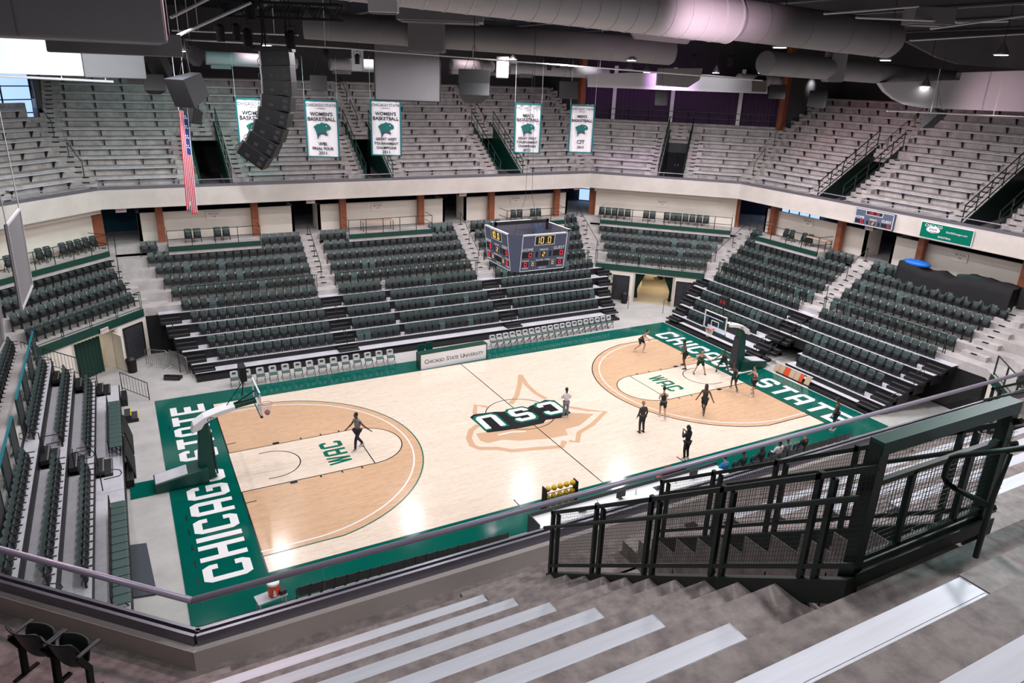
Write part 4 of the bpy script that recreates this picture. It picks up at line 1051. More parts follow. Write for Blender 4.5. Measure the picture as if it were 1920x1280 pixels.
# ================================================================= HOOPS
backpad=mat('hoop_green_pad',(.0,.055,.042),.45)
def hoop(x,y,rz,label,fl_=1):
    r=empty('basketball_hoop',(x,y,0),rz,label,'basketball hoop')     # local +x points to the court, x=0 below the backboard
    q=MB(); q.hexa([(-4.4,-.5,.05),(-2.3,-.5,.05),(-2.3,.5,.05),(-4.4,.5,.05),(-4.4,-.5,.42),(-2.3,-.5,.75),(-2.3,.5,.75),(-4.4,.5,.42)]); q.build('base',backpad,r,bevel=.03)
    q=MB(); q.hexa([(-4.35,-.42,.42),(-3.1,-.42,.60),(-3.1,.42,.60),(-4.35,.42,.42),(-4.35,-.42,.45),(-3.1,-.42,.65),(-3.1,.42,.65),(-4.35,.42,.45)]); q.build('base_lid',grid_deck,r)
    q=MB(); q.hexa([(-2.7,-.28,.1),(-2.0,-.28,.1),(-2.0,.28,.1),(-2.7,.28,.1),(-2.45,-.24,2.75),(-2.05,-.24,2.75),(-2.05,.24,2.75),(-2.45,.24,2.75)]); q.build('mast_pad',backpad,r,bevel=.04)
    q=MB(); q.hexa([(-1.97,-.3,.3),(-1.9,-.3,.3),(-1.9,.3,.3),(-1.97,.3,.3),(-2.03,-.22,2.2),(-1.98,-.22,2.2),(-1.98,.22,2.2),(-2.03,.22,2.2)]); q.build('front_pad',dgrey,r)
    P=[(-2.75,2.35),(-2.65,2.72),(-2.2,3.0),(-1.5,3.2),(-.95,3.28),(-.95,3.10),(-1.6,2.98),(-2.2,2.72),(-2.35,2.5)]
    q=MB(); q.prism(P,-.3,.3,T=lambda a,b_,c:(a,c,b_)); q.build('arm_cover',white,r,bevel=.02)
    for sy in(-.305,.305):
        q=MB(); q.tube([(-1.95+.13*math.cos(t_*PI/8),sy,2.88+.1*math.sin(t_*PI/8)) for t_ in range(16)],.012,4,closed=True); q.build('emblem_ring',textk,r); text('emblem',"S",.15,textk,r,(-1.95,sy*1.01,2.88),(PI/2,0,0 if sy<0 else PI))
    for sy in(-.14,.14): q=MB(); q.bar((-1.0,sy,3.2),(-.06,sy,3.32),.09,.14); q.build('arm',backpad,r)
    q=MB(); q.bar((-1.6,0,2.9),(-.08,0,3.75),.05); q.build('strut',black,r)
    q=MB()
    for sy in(-.89,.89): q.box(-.03,.03,sy-.03,sy+.03,2.9,3.97)
    for z in(2.9,3.97): q.box(-.03,.03,-.92,.92,z-.03,z+.03)
    q.build('backboard_frame',whitem,r)
    q=MB(); q.box(-.008,.008,-.87,.87,2.93,3.94); q.build('backboard_glass',boardg,r)
    q=MB()
    for sy in(-.29,.29): q.box(.009,.013,sy-.025,sy+.025,3.05,3.5)
    for z in(3.05,3.5): q.box(.009,.013,-.315,.315,z-.025,z+.025)
    q.build('target_square',courtwhite,r)
    q=MB(); q.box(-.05,.05,-.92,.92,2.82,2.92); q.build('edge_padding',backpad,r,bevel=.01)
    q=MB(); q.tube([(.38+.228*math.cos(a*PI/12),.228*math.sin(a*PI/12),3.05) for a in range(24)],.012,6,closed=True); q.bar((0,0,3.03),(.16,0,3.03),.14,.03); q.build('rim',redor,r)
    q=MB()
    for i in range(12):
        for dd in(1,-1):
            p=[]
            for j in range(6): a=(i+dd*j*.5)*PI/6; rr=.225-.02*j if j<4 else .15; p.append((.38+rr*math.cos(a),rr*math.sin(a),3.04-.085*j))
            q.tube(p,.005,4)
    q.build('net',white,r)
    # shot clock on its bracket
    q=MB(); q.bar((-.6,0,3.6),(-.45,0,4.5),.05); q.bar((-1.3,.1,3.15),(-.5,.1,4.2),.03); q.build('shot_clock_bracket',black,r)
    q=MB(); q.box(-.62,-.36,-.32,.32,4.35,4.98); k_=q.build('shot_clock',blackm,r,bevel=.01)
    for j,ch in enumerate('30'):
        text('clock_digit',ch,.32,led_rd,k_,(-.35,.13*(1 if j==0 else -1)*-1,4.66),(PI/2,0,PI/2),.003)
    return r
redor=mat('rim_orange',(.75,.07,.015),.4)
led_rd=mat('led_red_dim',(.05,0,0),.5,emit=(1,.02,.03),es=.8)
hoop(1.22,7.62,0,'basketball hoop at the left end with green padded base')
hoop(LW-1.22,7.62,PI,'basketball hoop at the far right end with glass board')
ballm=mat('basketball_leather',(.30,.06,.03),.55,bump=.2,scale=60); ballk=mat('ball_seam',(.01,.01,.01),.6)
def ball(loc,label,m=ballm,r_=.12,group=None):
    q=MB(); q.ell((0,0,0),(r_,r_,r_),16,10); o=q.build('basketball',m,None,smooth=True,label=label,cat='ball',group=group); o.location=loc
    q=MB()
    for ax in range(3):
        q.tube([[(r_*1.005*math.cos(a*PI/10),r_*1.005*math.sin(a*PI/10),0),(r_*1.005*math.cos(a*PI/10),0,r_*1.005*math.sin(a*PI/10)),(0,r_*1.005*math.cos(a*PI/10),r_*1.005*math.sin(a*PI/10))][ax] for a in range(20)],.004,4,closed=True)
    q.build('seam',ballk,o)
    return o
ball((1.6,7.62,2.62),'dark red basketball dropping through the net of the left hoop')
# ball racks
def rack(px,py,rz,label,m,w,cols,rows_,what):
    p=at(px,py,z=0); r=empty('ball_rack',p,rz,label,'ball rack')
    for x in(-w/2,w/2):
        q=MB(); q.box(x-.02,x+.02,-.17,.17,.12,1.22); q.build('side_frame',blackm,r)
    for k_ in range(rows_):
        z=.3+.38*k_
        q=MB()
        for y in(-.13,.13): q.bar((-w/2,y,z-.06),(w/2,y,z-.06),.02)
        q.build('shelf_rail',black,r)
    for x in(-w/2,w/2):
        for y in(-.2,.2): q=MB(); q.tube([(x-.015,y,.06),(x+.015,y,.06)],.06,8); q.build('castor',black,r)
    c,s_=math.cos(rz),math.sin(rz)
    for k_ in range(rows_):
        for i in range(cols):
            x=-w/2+w*(i+.5)/cols; z=.3+.38*k_+.07
            ball((p.x+x*c,p.y+x*s_,z),'%s basketball, %s in the %s shelf of its rack'%(what,ORD(i+1),['bottom','middle','top'][k_]),m,.12,what+' basketballs on the rack')
yel=mat('ball_yellow',(.75,.50,.02),.5); redb=mat('ball_dark_red',(.25,.015,.02),.5)
rack(1048,955,.0,'black wheeled rack full of yellow balls on the green sideline',yel,1.5,5,3,'yellow')
mc=foldchair('folding_chair',redb,redb,None)
for i in range(4):
    o=mc if i==0 else copy_tree(mc); p=at(1241+10*i,893-2.4*i,z=.5); o.location=(p.x,p.y,0); o.rotation_euler=(0,0,PI); tag(o,'maroon folding chair, %s from left of the four at the near sideline'%ORD(i+1),'chair','maroon folding chairs')
# ================================================================= COURTSIDE BOARD
a=at(789,694,z=0); b_=at(911,672,z=0); d=b_-a; L=d.length
r=empty('courtside_board',a.lerp(b_,.5),math.atan2(d.y,d.x),'white board lettered CHICAGO STATE UNIVERSITY with green frame at mid-court','sign board')
q=MB(); q.box(-L/2,L/2,-.02,.04,.02,.98); q.build('panel',white,r); q=MB()
q.box(-L/2-.08,-L/2,-.04,.5,0,1.0); q.box(-L/2-.08,L/2+.06,-.03,.5,.98,1.04); q.box(L/2,L/2+.06,-.04,.5,0,1.0); q.build('frame',dkgreen,r)
serif=textk
x=-L/2+.25
def capword(wd,x,big,small,y=.48):
    for i,ch in enumerate(wd):
        sz=big if i==0 else small
        adv={'I':.36,'T':.62,'S':.6,'E':.62,'G':.8,'O':.82,'A':.72,'C':.74,'H':.76,'N':.78,'U':.74,'V':.7,'R':.68,'Y':.66}.get(ch,.7)*sz
        text('lettering',ch,sz*1.25,serif,r,(x+adv/2,-.026,y-(big-sz)*.42),(PI/2,0,0),.002); x+=adv*1.04
    return x
k_=L/5.6*.80
x=capword('CHICAGO',x,.42*k_*1.15,.33*k_*1.15); x+=.14; x=capword('STATE',x,.42*k_*1.15,.33*k_*1.15); x+=.14; capword('UNIVERSITY',x,.42*k_*1.15,.33*k_*1.15)
for i in range(2):
    rr=empty('courtside_chair',(a.lerp(b_,.12+.13*i).x,a.y+1.1+.1*i,0),0,'green padded chair behind the courtside board, %s one'%('left','right')[i],'chair')
    q=MB(); q.box(-.24,.24,-.22,.22,.48,.56); q.build('seat',backpad,rr,bevel=.02); q=MB(); q.box(-.24,.24,.2,.26,.6,1.15); q.build('backrest',backpad,rr,bevel=.02)
    for sx in(-.22,.22): q=MB(); q.bar((sx,-.2,0),(sx,-.2,.5),.03); q.bar((sx,.23,0),(sx,.23,.7),.03); q.build('leg',black,rr)
# scorer's table on the near side
p0=at(1012,985,z=.9); p1=at(1345,868,z=.9); yy=-2.35
r=empty('scorers_table',((p0.x+p1.x)/2,yy,0),0,"long black-fronted scorers' table with white top on the near sideline",'table'); W=(p1.x-p0.x)/2
q=MB(); q.box(-W,W,-.42,.42,.74,.78); q.build('tabletop',white,r); q=MB(); q.box(-W,W,.42,.47,.02,.95); q.box(-W-.04,-W,-.4,.47,.02,.95); q.build('front_panel',dgrey,r)
for i in range(9):
    q=MB(); x=-W+.2+(2*W-.4)*i/8; q.box(x-.02,x+.02,-.38,-.34,0,.74); q.build('leg',black,r)
things=[('water_bottle',.1),('laptop',.22),('water_bottle',.3),('monitor',.42),('water_bottle',.5),('laptop',.62),('water_bottle',.72),('monitor',.82)]
for i,(nm,f) in enumerate(things):
    x=(p0.x+p1.x)/2-W+2*W*f
    rr=empty(nm,(x,yy,.78),PI,'%s on the scorers\' table, %s object from its left end'%({'water_bottle':'clear drink bottle','laptop':'open black laptop','monitor':'small black screen'}[nm],ORD(i+1)),nm.replace('_',' '))
    if nm=='water_bottle': q=MB(); q.tube([(0,0,0),(0,0,.14),(0,0,.18),(0,0,.2)],[.035,.035,.015,.015],8); q.build('bottle',white,rr); q=MB(); q.tube([(0,0,.2),(0,0,.22)],.017,8); q.build('cap',black,rr)
    elif nm=='laptop': q=MB(); q.box(-.17,.17,-.12,.12,0,.02); q.build('keyboard_base',black,rr); q=MB(); q.hexa([(-.17,.11,.02),(.17,.11,.02),(.17,.13,.02),(-.17,.13,.02),(-.17,.17,.24),(.17,.17,.24),(.17,.19,.24),(-.17,.19,.24)]); q.build('screen',dgrey,rr)
    else: q=MB(); q.box(-.22,.22,-.02,.02,.08,.38); q.build('screen',black,rr,bevel=.005); q=MB(); q.box(-.1,.1,-.07,.07,0,.015); q.bar((0,0,.01),(0,0,.1),.03); q.build('stand',black,rr)
# drinks cooler on a small table
p=at(508,1118,z=.55); simpletable((p.x,p.y,0),.15,.95,.5,.6,grid_deck,'side_table','small grey table under the orange drinks cooler',steel)
r=empty('drinks_cooler',(p.x+.1,p.y,.6),0,'orange round drinks cooler with white lid on a small table','cooler')
q=MB(); q.tube([(0,0,0),(0,0,.03),(0,0,.4),(0,0,.44)],[.15,.17,.2,.19],20); q.build('body',redor,r,smooth=False); q=MB(); q.tube([(0,0,.44),(0,0,.5),(0,0,.52)],[.205,.205,.18],20); q.build('lid',white,r)
q=MB(); q.box(-.05,.05,-.215,-.18,.06,.12); q.build('spigot',white,r)
q=MB(); q.prism([(-.05,.2),(0,.33),(.05,.2),(0,.12)],-.205,-.196,T=lambda a_,b_,c:(a_,c,b_)); q.build('bolt_mark',white,r)
r=empty('bottle_carrier',(p.x+.36,p.y-.02,.6),.2,'black bottle carrier beside the orange cooler','bottle carrier'); q=MB(); q.box(-.1,.1,-.14,.14,0,.16); q.build('carrier',black,r)
# green wedge ramp mat at the left hoop base, and orange-and-tan folding mats at the right
a=at(253,905,z=0); q=MB(); q.box(-.75,.75,-.62,.62,0,.05); o=q.build('hoop_mat',green_fl,label='green rectangular mat sticking out behind the left hoop base',cat='mat'); o.location=(-3.35,7.75,.001)
r=empty('practice_board',at(1480,712,z=0),-PI/2-.0,'row of tan and orange board panels leaning on the right bleacher','panels')
tanb=mat('board_tan',(.55,.40,.27),.6); 
for i,m_ in enumerate((tanb,tanb,redor,tanb,tanb,redor,tanb)):
    q=MB(); w_=.36 if i!=5 else .22; x=-1.35+.39*i; q.hexa([(x,-.0,0.02),(x+w_,0,.02),(x+w_,.04,.02),(x,.04,.02),(x,.25,.62),(x+w_,.25,.62),(x+w_,.29,.62),(x,.29,.62)]); q.build('panel',m_,r)
q=MB(); q.bar((-1.4,.0,.02),(1.4,.0,.02),.05); q.bar((-1.4,.27,.63),(1.4,.27,.63),.05); q.build('edge_strip',white,r)
# ================================================================= HANGING SCOREBOARD
SB=V((14.3,7.6,0)); zt,zb=10.0,8.22; Ht,Hb=1.72,1.50; fw=1.22
r=empty('scoreboard',(SB.x,SB.y,zb),0,'four-sided grey-blue hanging scoreboard over centre court showing 10.0','scoreboard')
q=MB()
for k_ in range(4):
    a=k_*PI/2; c,s_=math.cos(a),math.sin(a); R_=lambda x,y,z:(x*c-y*s_,x*s_+y*c,z)
    q.add([R_(-fw,-Hb,0),R_(fw,-Hb,0),R_(fw,-Ht,zt-zb),R_(-fw,-Ht,zt-zb)],[(0,1,2,3)])
    q.add([R_(fw,-Hb,0),R_(Hb,-fw,0),R_(Ht,-fw,zt-zb),R_(fw,-Ht,zt-zb)],[(0,1,2,3)])
    q.add([R_(-fw+.1,-Hb+.1,.05),R_(fw-.1,-Hb+.1,.05),R_(fw-.1,-Ht+.1,zt-zb),R_(-fw+.1,-Ht+.1,zt-zb)],[(3,2,1,0)],1)
    q.add([R_(-fw,-Hb,0),R_(fw,-Hb,0),R_(Hb,-fw,0),R_(0,0,.0)],[(3,2,1,0)],1)
    q.add([R_(-fw,-Ht,zt-zb),R_(fw,-Ht,zt-zb),R_(fw-.12,-Ht+.12,zt-zb-.0),R_(-fw+.12,-Ht+.12,zt-zb)],[(0,1,2,3)],2)
q.build('housing',[sb_face,alud,whitem],r)
q=MB(); q.bar((-1.5,.6,1.9),(1.5,.6,1.9),.12,.16); q.bar((-1.45,.6,1.45),(-1.45,.6,2.0),.12); q.bar((1.45,.6,1.45),(1.45,.6,2.0),.12); q.build('hoist_beam',black,r)
q=MB(); q.prism([(-1.3,-1.3),(1.3,-1.3),(1.3,1.3),(-1.3,1.3)],.9,.95); q.build('inner_deck',grid_deck,r)
for x,y in((-.9,0),(.9,0)): q=MB(); q.tube([(x,y,.9),(x*.2,y*.2,3.2),(0,0,11)],.008,5); q.build('suspension_cable',black,r)
SEGS={'0':'abcdef','1':'bc','2':'abged','3':'abgcd','.':''}
def digit(ch,x,y,w,h,T,m,par):
    t_=w*.15; q=MB(); sg=SEGS[ch]
    if ch=='.': q.box(x+w*.4,x+w*.4+t_,0,.012,y,y+t_,T=T)
    D={'a':(x+t_,x+w-t_,y+h-t_,y+h),'g':(x+t_,x+w-t_,y+h/2-t_/2,y+h/2+t_/2),'d':(x+t_,x+w-t_,y,y+t_),'f':(x,x+t_,y+h/2+.01,y+h-t_/2),'b':(x+w-t_,x+w,y+h/2+.01,y+h-t_/2),'e':(x,x+t_,y+t_/2,y+h/2-.01),'c':(x+w-t_,x+w,y+t_/2,y+h/2-.01)}
    for s_ in sg: a,b_,c,d=D[s_]; q.box(a,b_,0,.012,c,d,T=T)
    q.build('digit',m,par)
def sbface(root,T,W,H,full=True,rot=(PI/2,0,0),loc=lambda x,z:(x,0,z),s=1):
    """T maps (x,depth outwards,z) on the face to the scoreboard's space"""
    def bx(x0,x1,z0,z1,m,nm,o=.01): q=MB(); q.box(x0,x1,0,o,z0,z1,T=T); return q.build(nm,m,root)
    q=MB()
    for a in((-W,W,0.02,.05),(-W,W,H-.05,H-.02),(-W,-W+.03,.02,H-.02),(W-.03,W,.02,H-.02)): q.box(a[0],a[1],0,.012,a[2],a[3],T=T)
    x0,x1,z0,z1=-W*.42,W*.42,H*.72,H*.96
    q.box(x0-.03,x1+.03,0,.008,z0-.03,z1+.0,T=T); q.build('white_trim',white,root)
    bx(x0,x1,z0,z1-.02,black,'clock_window')
    T2=lambda x,y,z:T(x,y+.012,z)
    dw=W*.13; 
    lm=led_y if full else led_r
    for ch,x in zip('10.0',(-.24,-.12,-.0,.08)): digit(ch,x*W*1.6,z0+.05,dw,z1-z0-.12,T2,lm,root)
    hs=H*.15 if full else H*.22; zz=H*.38 if full else H*.12
    for x,c in((-W*.72,'HOME'),(W*.68,'GUEST')):
        bx(x-W*.24,x+W*.24,zz,zz+hs,black,'score_window'); digit('0',x+W*.06,zz+.03,W*.13,hs-.06,T2,led_r,root)
        text('lettering',c,W*.17,textw,root,loc(x,zz+hs+W*.1),rot,.003)
    for x in(-W*.3,W*.3): bx(x-W*.05,x+W*.05,zz,zz+hs,black,'bonus_window')
    bx(-W*.1,W*.1,zz,zz+hs,black,'period_window'); digit('2',-W*.055,zz+.03,W*.11,hs-.06,T2,led_y,root); text('lettering','PERIOD',W*.11,textw,root,loc(0,zz+hs+W*.07),rot,.003)
    if full:
        z3=H*.14
        for x in(-W*.78,W*.78): bx(x-W*.13,x+W*.13,z3,z3+H*.13,black,'foul_window'); digit('0',x-W*.06,z3+.03,W*.12,H*.13-.06,T2,led_r,root); text('lettering','FOULS',W*.1,textw,root,loc(x,z3+H*.16),rot,.003); text('lettering','WON',W*.1,textw,root,loc(x,z3-W*.07),rot,.003)
        for x in(-W*.45,W*.45): bx(x-W*.07,x+W*.07,z3,z3+H*.1,black,'timeout_window'); digit('0',x-W*.04,z3+.02,W*.08,H*.1-.04,T2,led_y,root); text('lettering','T.O.L.',W*.07,textw,root,loc(x,z3+H*.125),rot,.003)
        bx(-W*.27,W*.27,z3-.02,z3+H*.12,black,'player_window'); text('lettering','PLAYER  FOUL',W*.1,textw,root,loc(0,z3+H*.155),rot,.003); text('lettering','MATCH',W*.1,textw,root,loc(0,z3-W*.09),rot,.003)
tilt=math.atan((Ht-Hb)/(zt-zb)); Hf=math.hypot(Ht-Hb,zt-zb)
for k_ in range(4):
    a=[0,-PI/2,PI/2,PI][k_]
    f=empty('display_face',(0,0,0)); f.parent=r
    c,s_=math.cos(a),math.sin(a); dn=V((0,-math.cos(tilt),-math.sin(tilt))); up=V((0,-math.sin(tilt),math.cos(tilt)))
    def TF(x,d,z,c=c,s_=s_): p=V((x,-Hb,0))+up*z+dn*d; return (p.x*c-p.y*s_,p.x*s_+p.y*c,p.z)
    fullrot=Matrix.Rotation(a,4,'Z')@Matrix.Rotation(PI/2+tilt,4,'X')
    sbface(f,TF,1.2,Hf,True,fullrot.to_euler(),lambda x,z,TF=TF:TF(x,.014,z))
# small scoreboard on the right parapet
A_=at(1602,418,x=39.93);B_=at(1674,434,x=39.93);C_=at(1604,388,x=39.93)
W=(A_.y-B_.y)/2; H=C_.z-A_.z; cc=V((39.93,(A_.y+B_.y)/2,A_.z))
r=empty('wall_scoreboard',cc,-PI/2,'small grey-blue scoreboard fixed to the right end parapet','scoreboard')
q=MB(); q.box(-W,W,-.12,.06,0,H); q.build('housing',sb_face,r)
sbface(r,lambda x,d,z:(x,-.12-d,z),W*.98,H,False,(PI/2,0,0),lambda x,z:(x,-.135,z))
# green website banner
A_=at(1730,415,x=39.92);B_=at(1820,459,x=39.92)
W=(A_.y-B_.y)/2; H=A_.z-at(1728,443,x=39.92).z
r=empty('parapet_banner',(39.92,(A_.y+B_.y)/2,A_.z-H),-PI/2,'green banner with CHICAGO STATE crest on the right end parapet','banner')
q=MB(); q.box(-W,W,-.03,.03,0,H); q.build('cloth',courtgreen2,r); q=MB(); q.box(-W-.03,W+.03,-.02,.03,-.04,H+.04); q.build('border',white,r)
q=MB(); q.prism([(.42*math.cos(a*PI/14),.20*math.sin(a*PI/14)) for a in range(28)],-.045,-.03,T=lambda a,b_,c:(a-W*.5,c,b_+H*.58)); q.build('crest_disc',white,r)
text('lettering','CHICAGO',.24,textw,r,(-W*.5,-.05,H*.82),(PI/2,0,0)); text('lettering','STATE',.17,textk,r,(-W*.5,-.055,H*.60),(PI/2,0,0)); text('lettering','COUGARS',.13,textk,r,(-W*.5,-.055,H*.42),(PI/2,0,0))
text('lettering','GoCSUCougars.com',.15,textw,r,(W*.42,-.04,H*.6),(PI/2,0,0)); text('lettering','BASKETBALL',.14,textw,r,(W*.0,-.04,H*.2),(PI/2,0,0))
# ================================================================= CHAMPIONSHIP BANNERS
HEAD=[(-.95,.35),(-.55,.62),(-.15,.72),(.0,.88),(.15,.76),(.55,.74),(.85,.55),(1.0,.32),(.97,.1),(.72,.02),(.60,.08),(.52,-.05),(.45,-.25),(.62,-.45),(.55,-.62),(.2,-.45),(-.1,-.42),(-.35,-.62),(-.55,-1.1),(-.58,-.6),(-.68,-.2),(-.8,.1)]
def banner(p1,p2,p3,d,lines1,lines2,label,hgt=None):
    A_=at(*p1,d=d); B_=at(*p2,d=d); H=A_.z-at(*p3,d=d).z
    hv=V((B_.x-A_.x,B_.y-A_.y,0)); W=hv.length/2; rz=math.atan2(hv.y,hv.x); c=(A_+B_)/2
    r=empty('banner',(c.x,c.y,A_.z-H),rz,label,'banner','championship banners')
    q=MB(); n=16;m=6;vs=[]
    for j in range(m+1):
        for i in range(n+1): x=-W+2*W*i/n; vs.append((x,.025*math.sin(i*1.3+j*.4),H*j/m))
    k_=len(vs); vs+=[(x,y+.012,z) for x,y,z in vs]; fs=[]
    for j in range(m):
        for i in range(n): a=j*(n+1)+i; fs+=[(a,a+1,a+n+2,a+n+1),(k_+a+1,k_+a,k_+a+n+1,k_+a+n+2)]
    q.add(vs,fs); q.build('cloth',cloth_w,r,smooth=True)
    q=MB(); b_=.07
    q.box(-W-.02,-W+b_,-.045,.05,0,H); q.box(W-b_,W+.02,-.045,.05,0,H); q.box(-W,W,-.045,.05,0,b_); q.box(-W,W,-.045,.05,H-b_,H+.03); q.build('border',cloth_t,r)
    q=MB()
    for x in(-W,W): q.tube([(x,0,H),(x,0,H+2.5)],.008,4)
    q.build('hanging_wire',whitem,r)
    y=-.05; rt=(PI/2,0,0)
    text('lettering','CHICAGO STATE',W*.235,purp,r,(0,y,H*.915),rt); text('lettering','UNIVERSITY',W*.1,dgrey,r,(0,y,H*.86),rt)
    for i,t_ in enumerate(lines1): text('lettering',t_,W*.30,textk,r,(0,y,H*(.76-.085*i)),rt,bold=.006)
    for i,t_ in enumerate(lines2): text('lettering',t_,W*(.235 if len(t_)>7 else .28 if t_!='CIT' else .42),textk,r,(0,y,H*(.305-.079*i if len(lines2)>3 else .24-.082*i if len(lines2)>2 else .23-.11*i)),rt,bold=.005)
    q=MB(); S_=W*.54; q.prism([(x*S_,z*S_) for x,z in HEAD],-.062,-.05,T=lambda a,b2,c:(a,c,b2+H*.485)); q.build('emblem',textg,r)
    q=MB(); q.prism([(x*S_,z*S_) for x,z in((-.1,-.3),(.45,-.3),(.58,-.6),(.2,-.47),(-.1,-.44),(-.35,-.62),(-.55,-1.1),(-.5,-.4))],-.068,-.062,T=lambda a,b2,c:(a,c,b2+H*.485)); q.build('emblem_shadow',purp,r)
    q=MB(); q.prism([(.42*S_,.42*S_),(.52*S_,.5*S_),(.6*S_,.44*S_),(.52*S_,.38*S_)],-.068,-.062,T=lambda a,b2,c:(a,c,b2+H*.485)); q.build('emblem_eye',white,r)
banner((441,184),(510,186),(445,298),44,["WOMEN'S",'BASKETBALL'],['GREAT WEST','TOURNAMENT','CHAMPIONS','2010'],'white banner partly hidden behind the big line-array speaker')
banner((570,187),(632,187),(572,298),44,["WOMEN'S",'BASKETBALL'],['WBI','FINAL FOUR','2011'],"white banner reading WOMEN'S BASKETBALL WBI FINAL FOUR")
banner((694,187),(751,187),(696,295),44,["WOMEN'S",'BASKETBALL'],['GREAT WEST','TOURNAMENT','CHAMPIONS','2011'],"white women's GREAT WEST TOURNAMENT CHAMPIONS banner below the grey projection screen")
banner((966,193),(1016,194),(964,290),44,["MEN'S",'BASKETBALL'],['GREAT WEST','TOURNAMENT','CHAMPIONS','2013'],"white men's GREAT WEST TOURNAMENT CHAMPIONS banner")
banner((1070,196),(1116,197),(1068,289),44,["MEN'S",'BASKETBALL'],['CIT','2013'],"white men's banner reading CIT")
# flag
flr=mat('flag_red',(.50,.02,.04),.8); flb=mat('flag_blue',(.02,.04,.20),.8); flw=mat('flag_white',(.75,.72,.78),.8)
T0=at(335,207,d=25);T1=at(352,209,d=25);B0=at(350,398,d=25);B1=at(371,404,d=25)
r=empty('flag',at(360,402,d=25),0,'long furled red, white and blue stars-and-stripes flag hanging beside the speakers','flag'); O=V(r.location)
N=12
for k_,(nm,mm) in enumerate((('red_stripes',flr),('white_stripes',flw),('blue_field',flb))):
    q=MB()
    for i in range(N):
        typ=i%2
        a0=T0.lerp(T1,i/N)-O;a1=T0.lerp(T1,(i+1)/N)-O;c0=B0.lerp(B1,i/N)-O;c1=B0.lerp(B1,(i+1)/N)-O
        dz=CF*(.015 if i%2 else 0); dz2=CF*(.015 if not i%2 else 0)
        def qd(f0,f1):
            P=[a0.lerp(c0,f0)+dz,a1.lerp(c1,f0)+dz2,a1.lerp(c1,f1)+dz2,a0.lerp(c0,f1)+dz]
            P2=[p+CF*.012 for p in P]; q.hexa(P+P2)
        blue=i>=6 and i<11
        if k_==2 and blue: qd(.03,.42)
        if k_==0 and typ==0 and not blue: qd(0,1-.03*i%3)
        if k_==0 and typ==0 and blue: qd(.42,1)
        if k_==1 and typ==1 and not blue: qd(0,.97)
        if k_==1 and typ==1 and blue: qd(.42,.98)
    if k_==2:
        pass
    q.build(nm,mm,r)
q=MB()
for i in range(16): p=T0.lerp(T1,.55+.09*(i%4))-O; p=p.lerp(B0.lerp(B1,.55+.09*(i%4))-O,.05+.095*(i//4)+.02*(i%2)); q.ell(p-CF*.02,(.022,.022,.03),6,4)
q.build('star',flw,r)
q=MB(); q.tube([T0-O,T0-O+V((0,0,4))],.01,4); q.tube([T1-O,T1-O+V((0,0,4))],.01,4); q.build('hanging_wire',whitem,r)
# ================================================================= SPEAKERS
hx=V((CR.x,CR.y,0)).normalized(); hy=V((-hx.y,hx.x,0))
RZV=math.atan2(hx.y,hx.x)
pts=[(520,109,-3),(522,137,-2),(524,164,1),(522,192,6),(516,219,13),(507,245,20),(495,269,27),(479,290,34)]
c0=at(520,95,d=22); r=empty('line_array_speaker',c0,RZV,'tall curved black line-array speaker hanging over the upper left','speaker')
Ri=Matrix.Rotation(-RZV,4,'Z')
for px,py,a in pts:
    c=Ri@(at(px,py,d=22)-c0); a=R_a=-math.radians(a); q=MB()
    ca,sa=math.cos(a),math.sin(a)
    TT=lambda x,y,z:(c.x+x*ca-z*sa,c.y+y,c.z+x*sa+z*ca)
    q.hexa([TT(-.43,-.25,-.21),TT(.45,-.3,-.215),TT(.45,.3,-.215),TT(-.43,.2,-.21),TT(-.43,-.25,.21),TT(.45,-.3,.215),TT(.45,.3,.215),TT(-.43,.2,.21)]); cb=q.build('cabinet',black,r,bevel=.01)
    q=MB()
    for z in(-.09,.09): q.box(.22,.36,-.305,-.29,z-.055,z+.055,T=TT)
    q.box(-.2,-.06,-.29,-.265,-.12,-.03,T=TT); q.build('recess',dgrey,cb)
    q=MB(); q.box(-.50,-.43,-.18,.1,-.2,.2,T=TT); q.build('rear_plate',steel,cb)
    q=MB(); q.tube([TT(-.42,-.1,-.1),TT(-.55,-.15,-.2),TT(-.58,-.1,-.05),TT(-.45,-.05,.15)],.012,5); q.build('cable',black,cb)
q=MB(); q.box(-.75,.5,-.2,.2,-.02,.1); q.build('rigging_frame',black,r)
q=MB()
for x in(-.35,.3): q.tube([(x,0,.1),(x,0,4.5)],.022,5)
q.tube([(-.5,-.1,-.2),(-.42,0,.4),(-.4,0,4.5)],.03,5); q.build('suspension_chain',black,r)
def speaker(px,py,d,w,h,dep,yaw,pitch,label,ty=black):
    c=at(px,py,d=d); r=empty('hanging_speaker',c,0,label,'speaker')
    Mx=Matrix.Rotation(RZV+yaw,4,'Z')@Matrix.Rotation(pitch,4,'X')
    TT=lambda x,y,z: tuple(Mx@V((x,y,z)))
    w/=2;h/=2
    q=MB(); q.hexa([TT(-w,-dep/2,-h),TT(w,-dep/2,-h),TT(w*.55,dep/2,-h*.8),TT(-w*.55,dep/2,-h*.8),TT(-w,-dep/2,h),TT(w,-dep/2,h),TT(w*.55,dep/2,h*.8),TT(-w*.55,dep/2,h*.8)]); q.build('cabinet',dgrey if ty!=black else blackm,r,bevel=.015)
    q=MB(); q.box(-w*.97,w*.97,-dep/2-.02,-dep/2,-h*.97,h*.97,T=TT); q.build('grille',black,r)
    q=MB()
    for x in(-w*.6,w*.6): q.tube([TT(x,0,h*.8),V((0,0,h+.9)),V((0,0,h+2.6))],.010,4)
    q.build('suspension_cable',black,r)
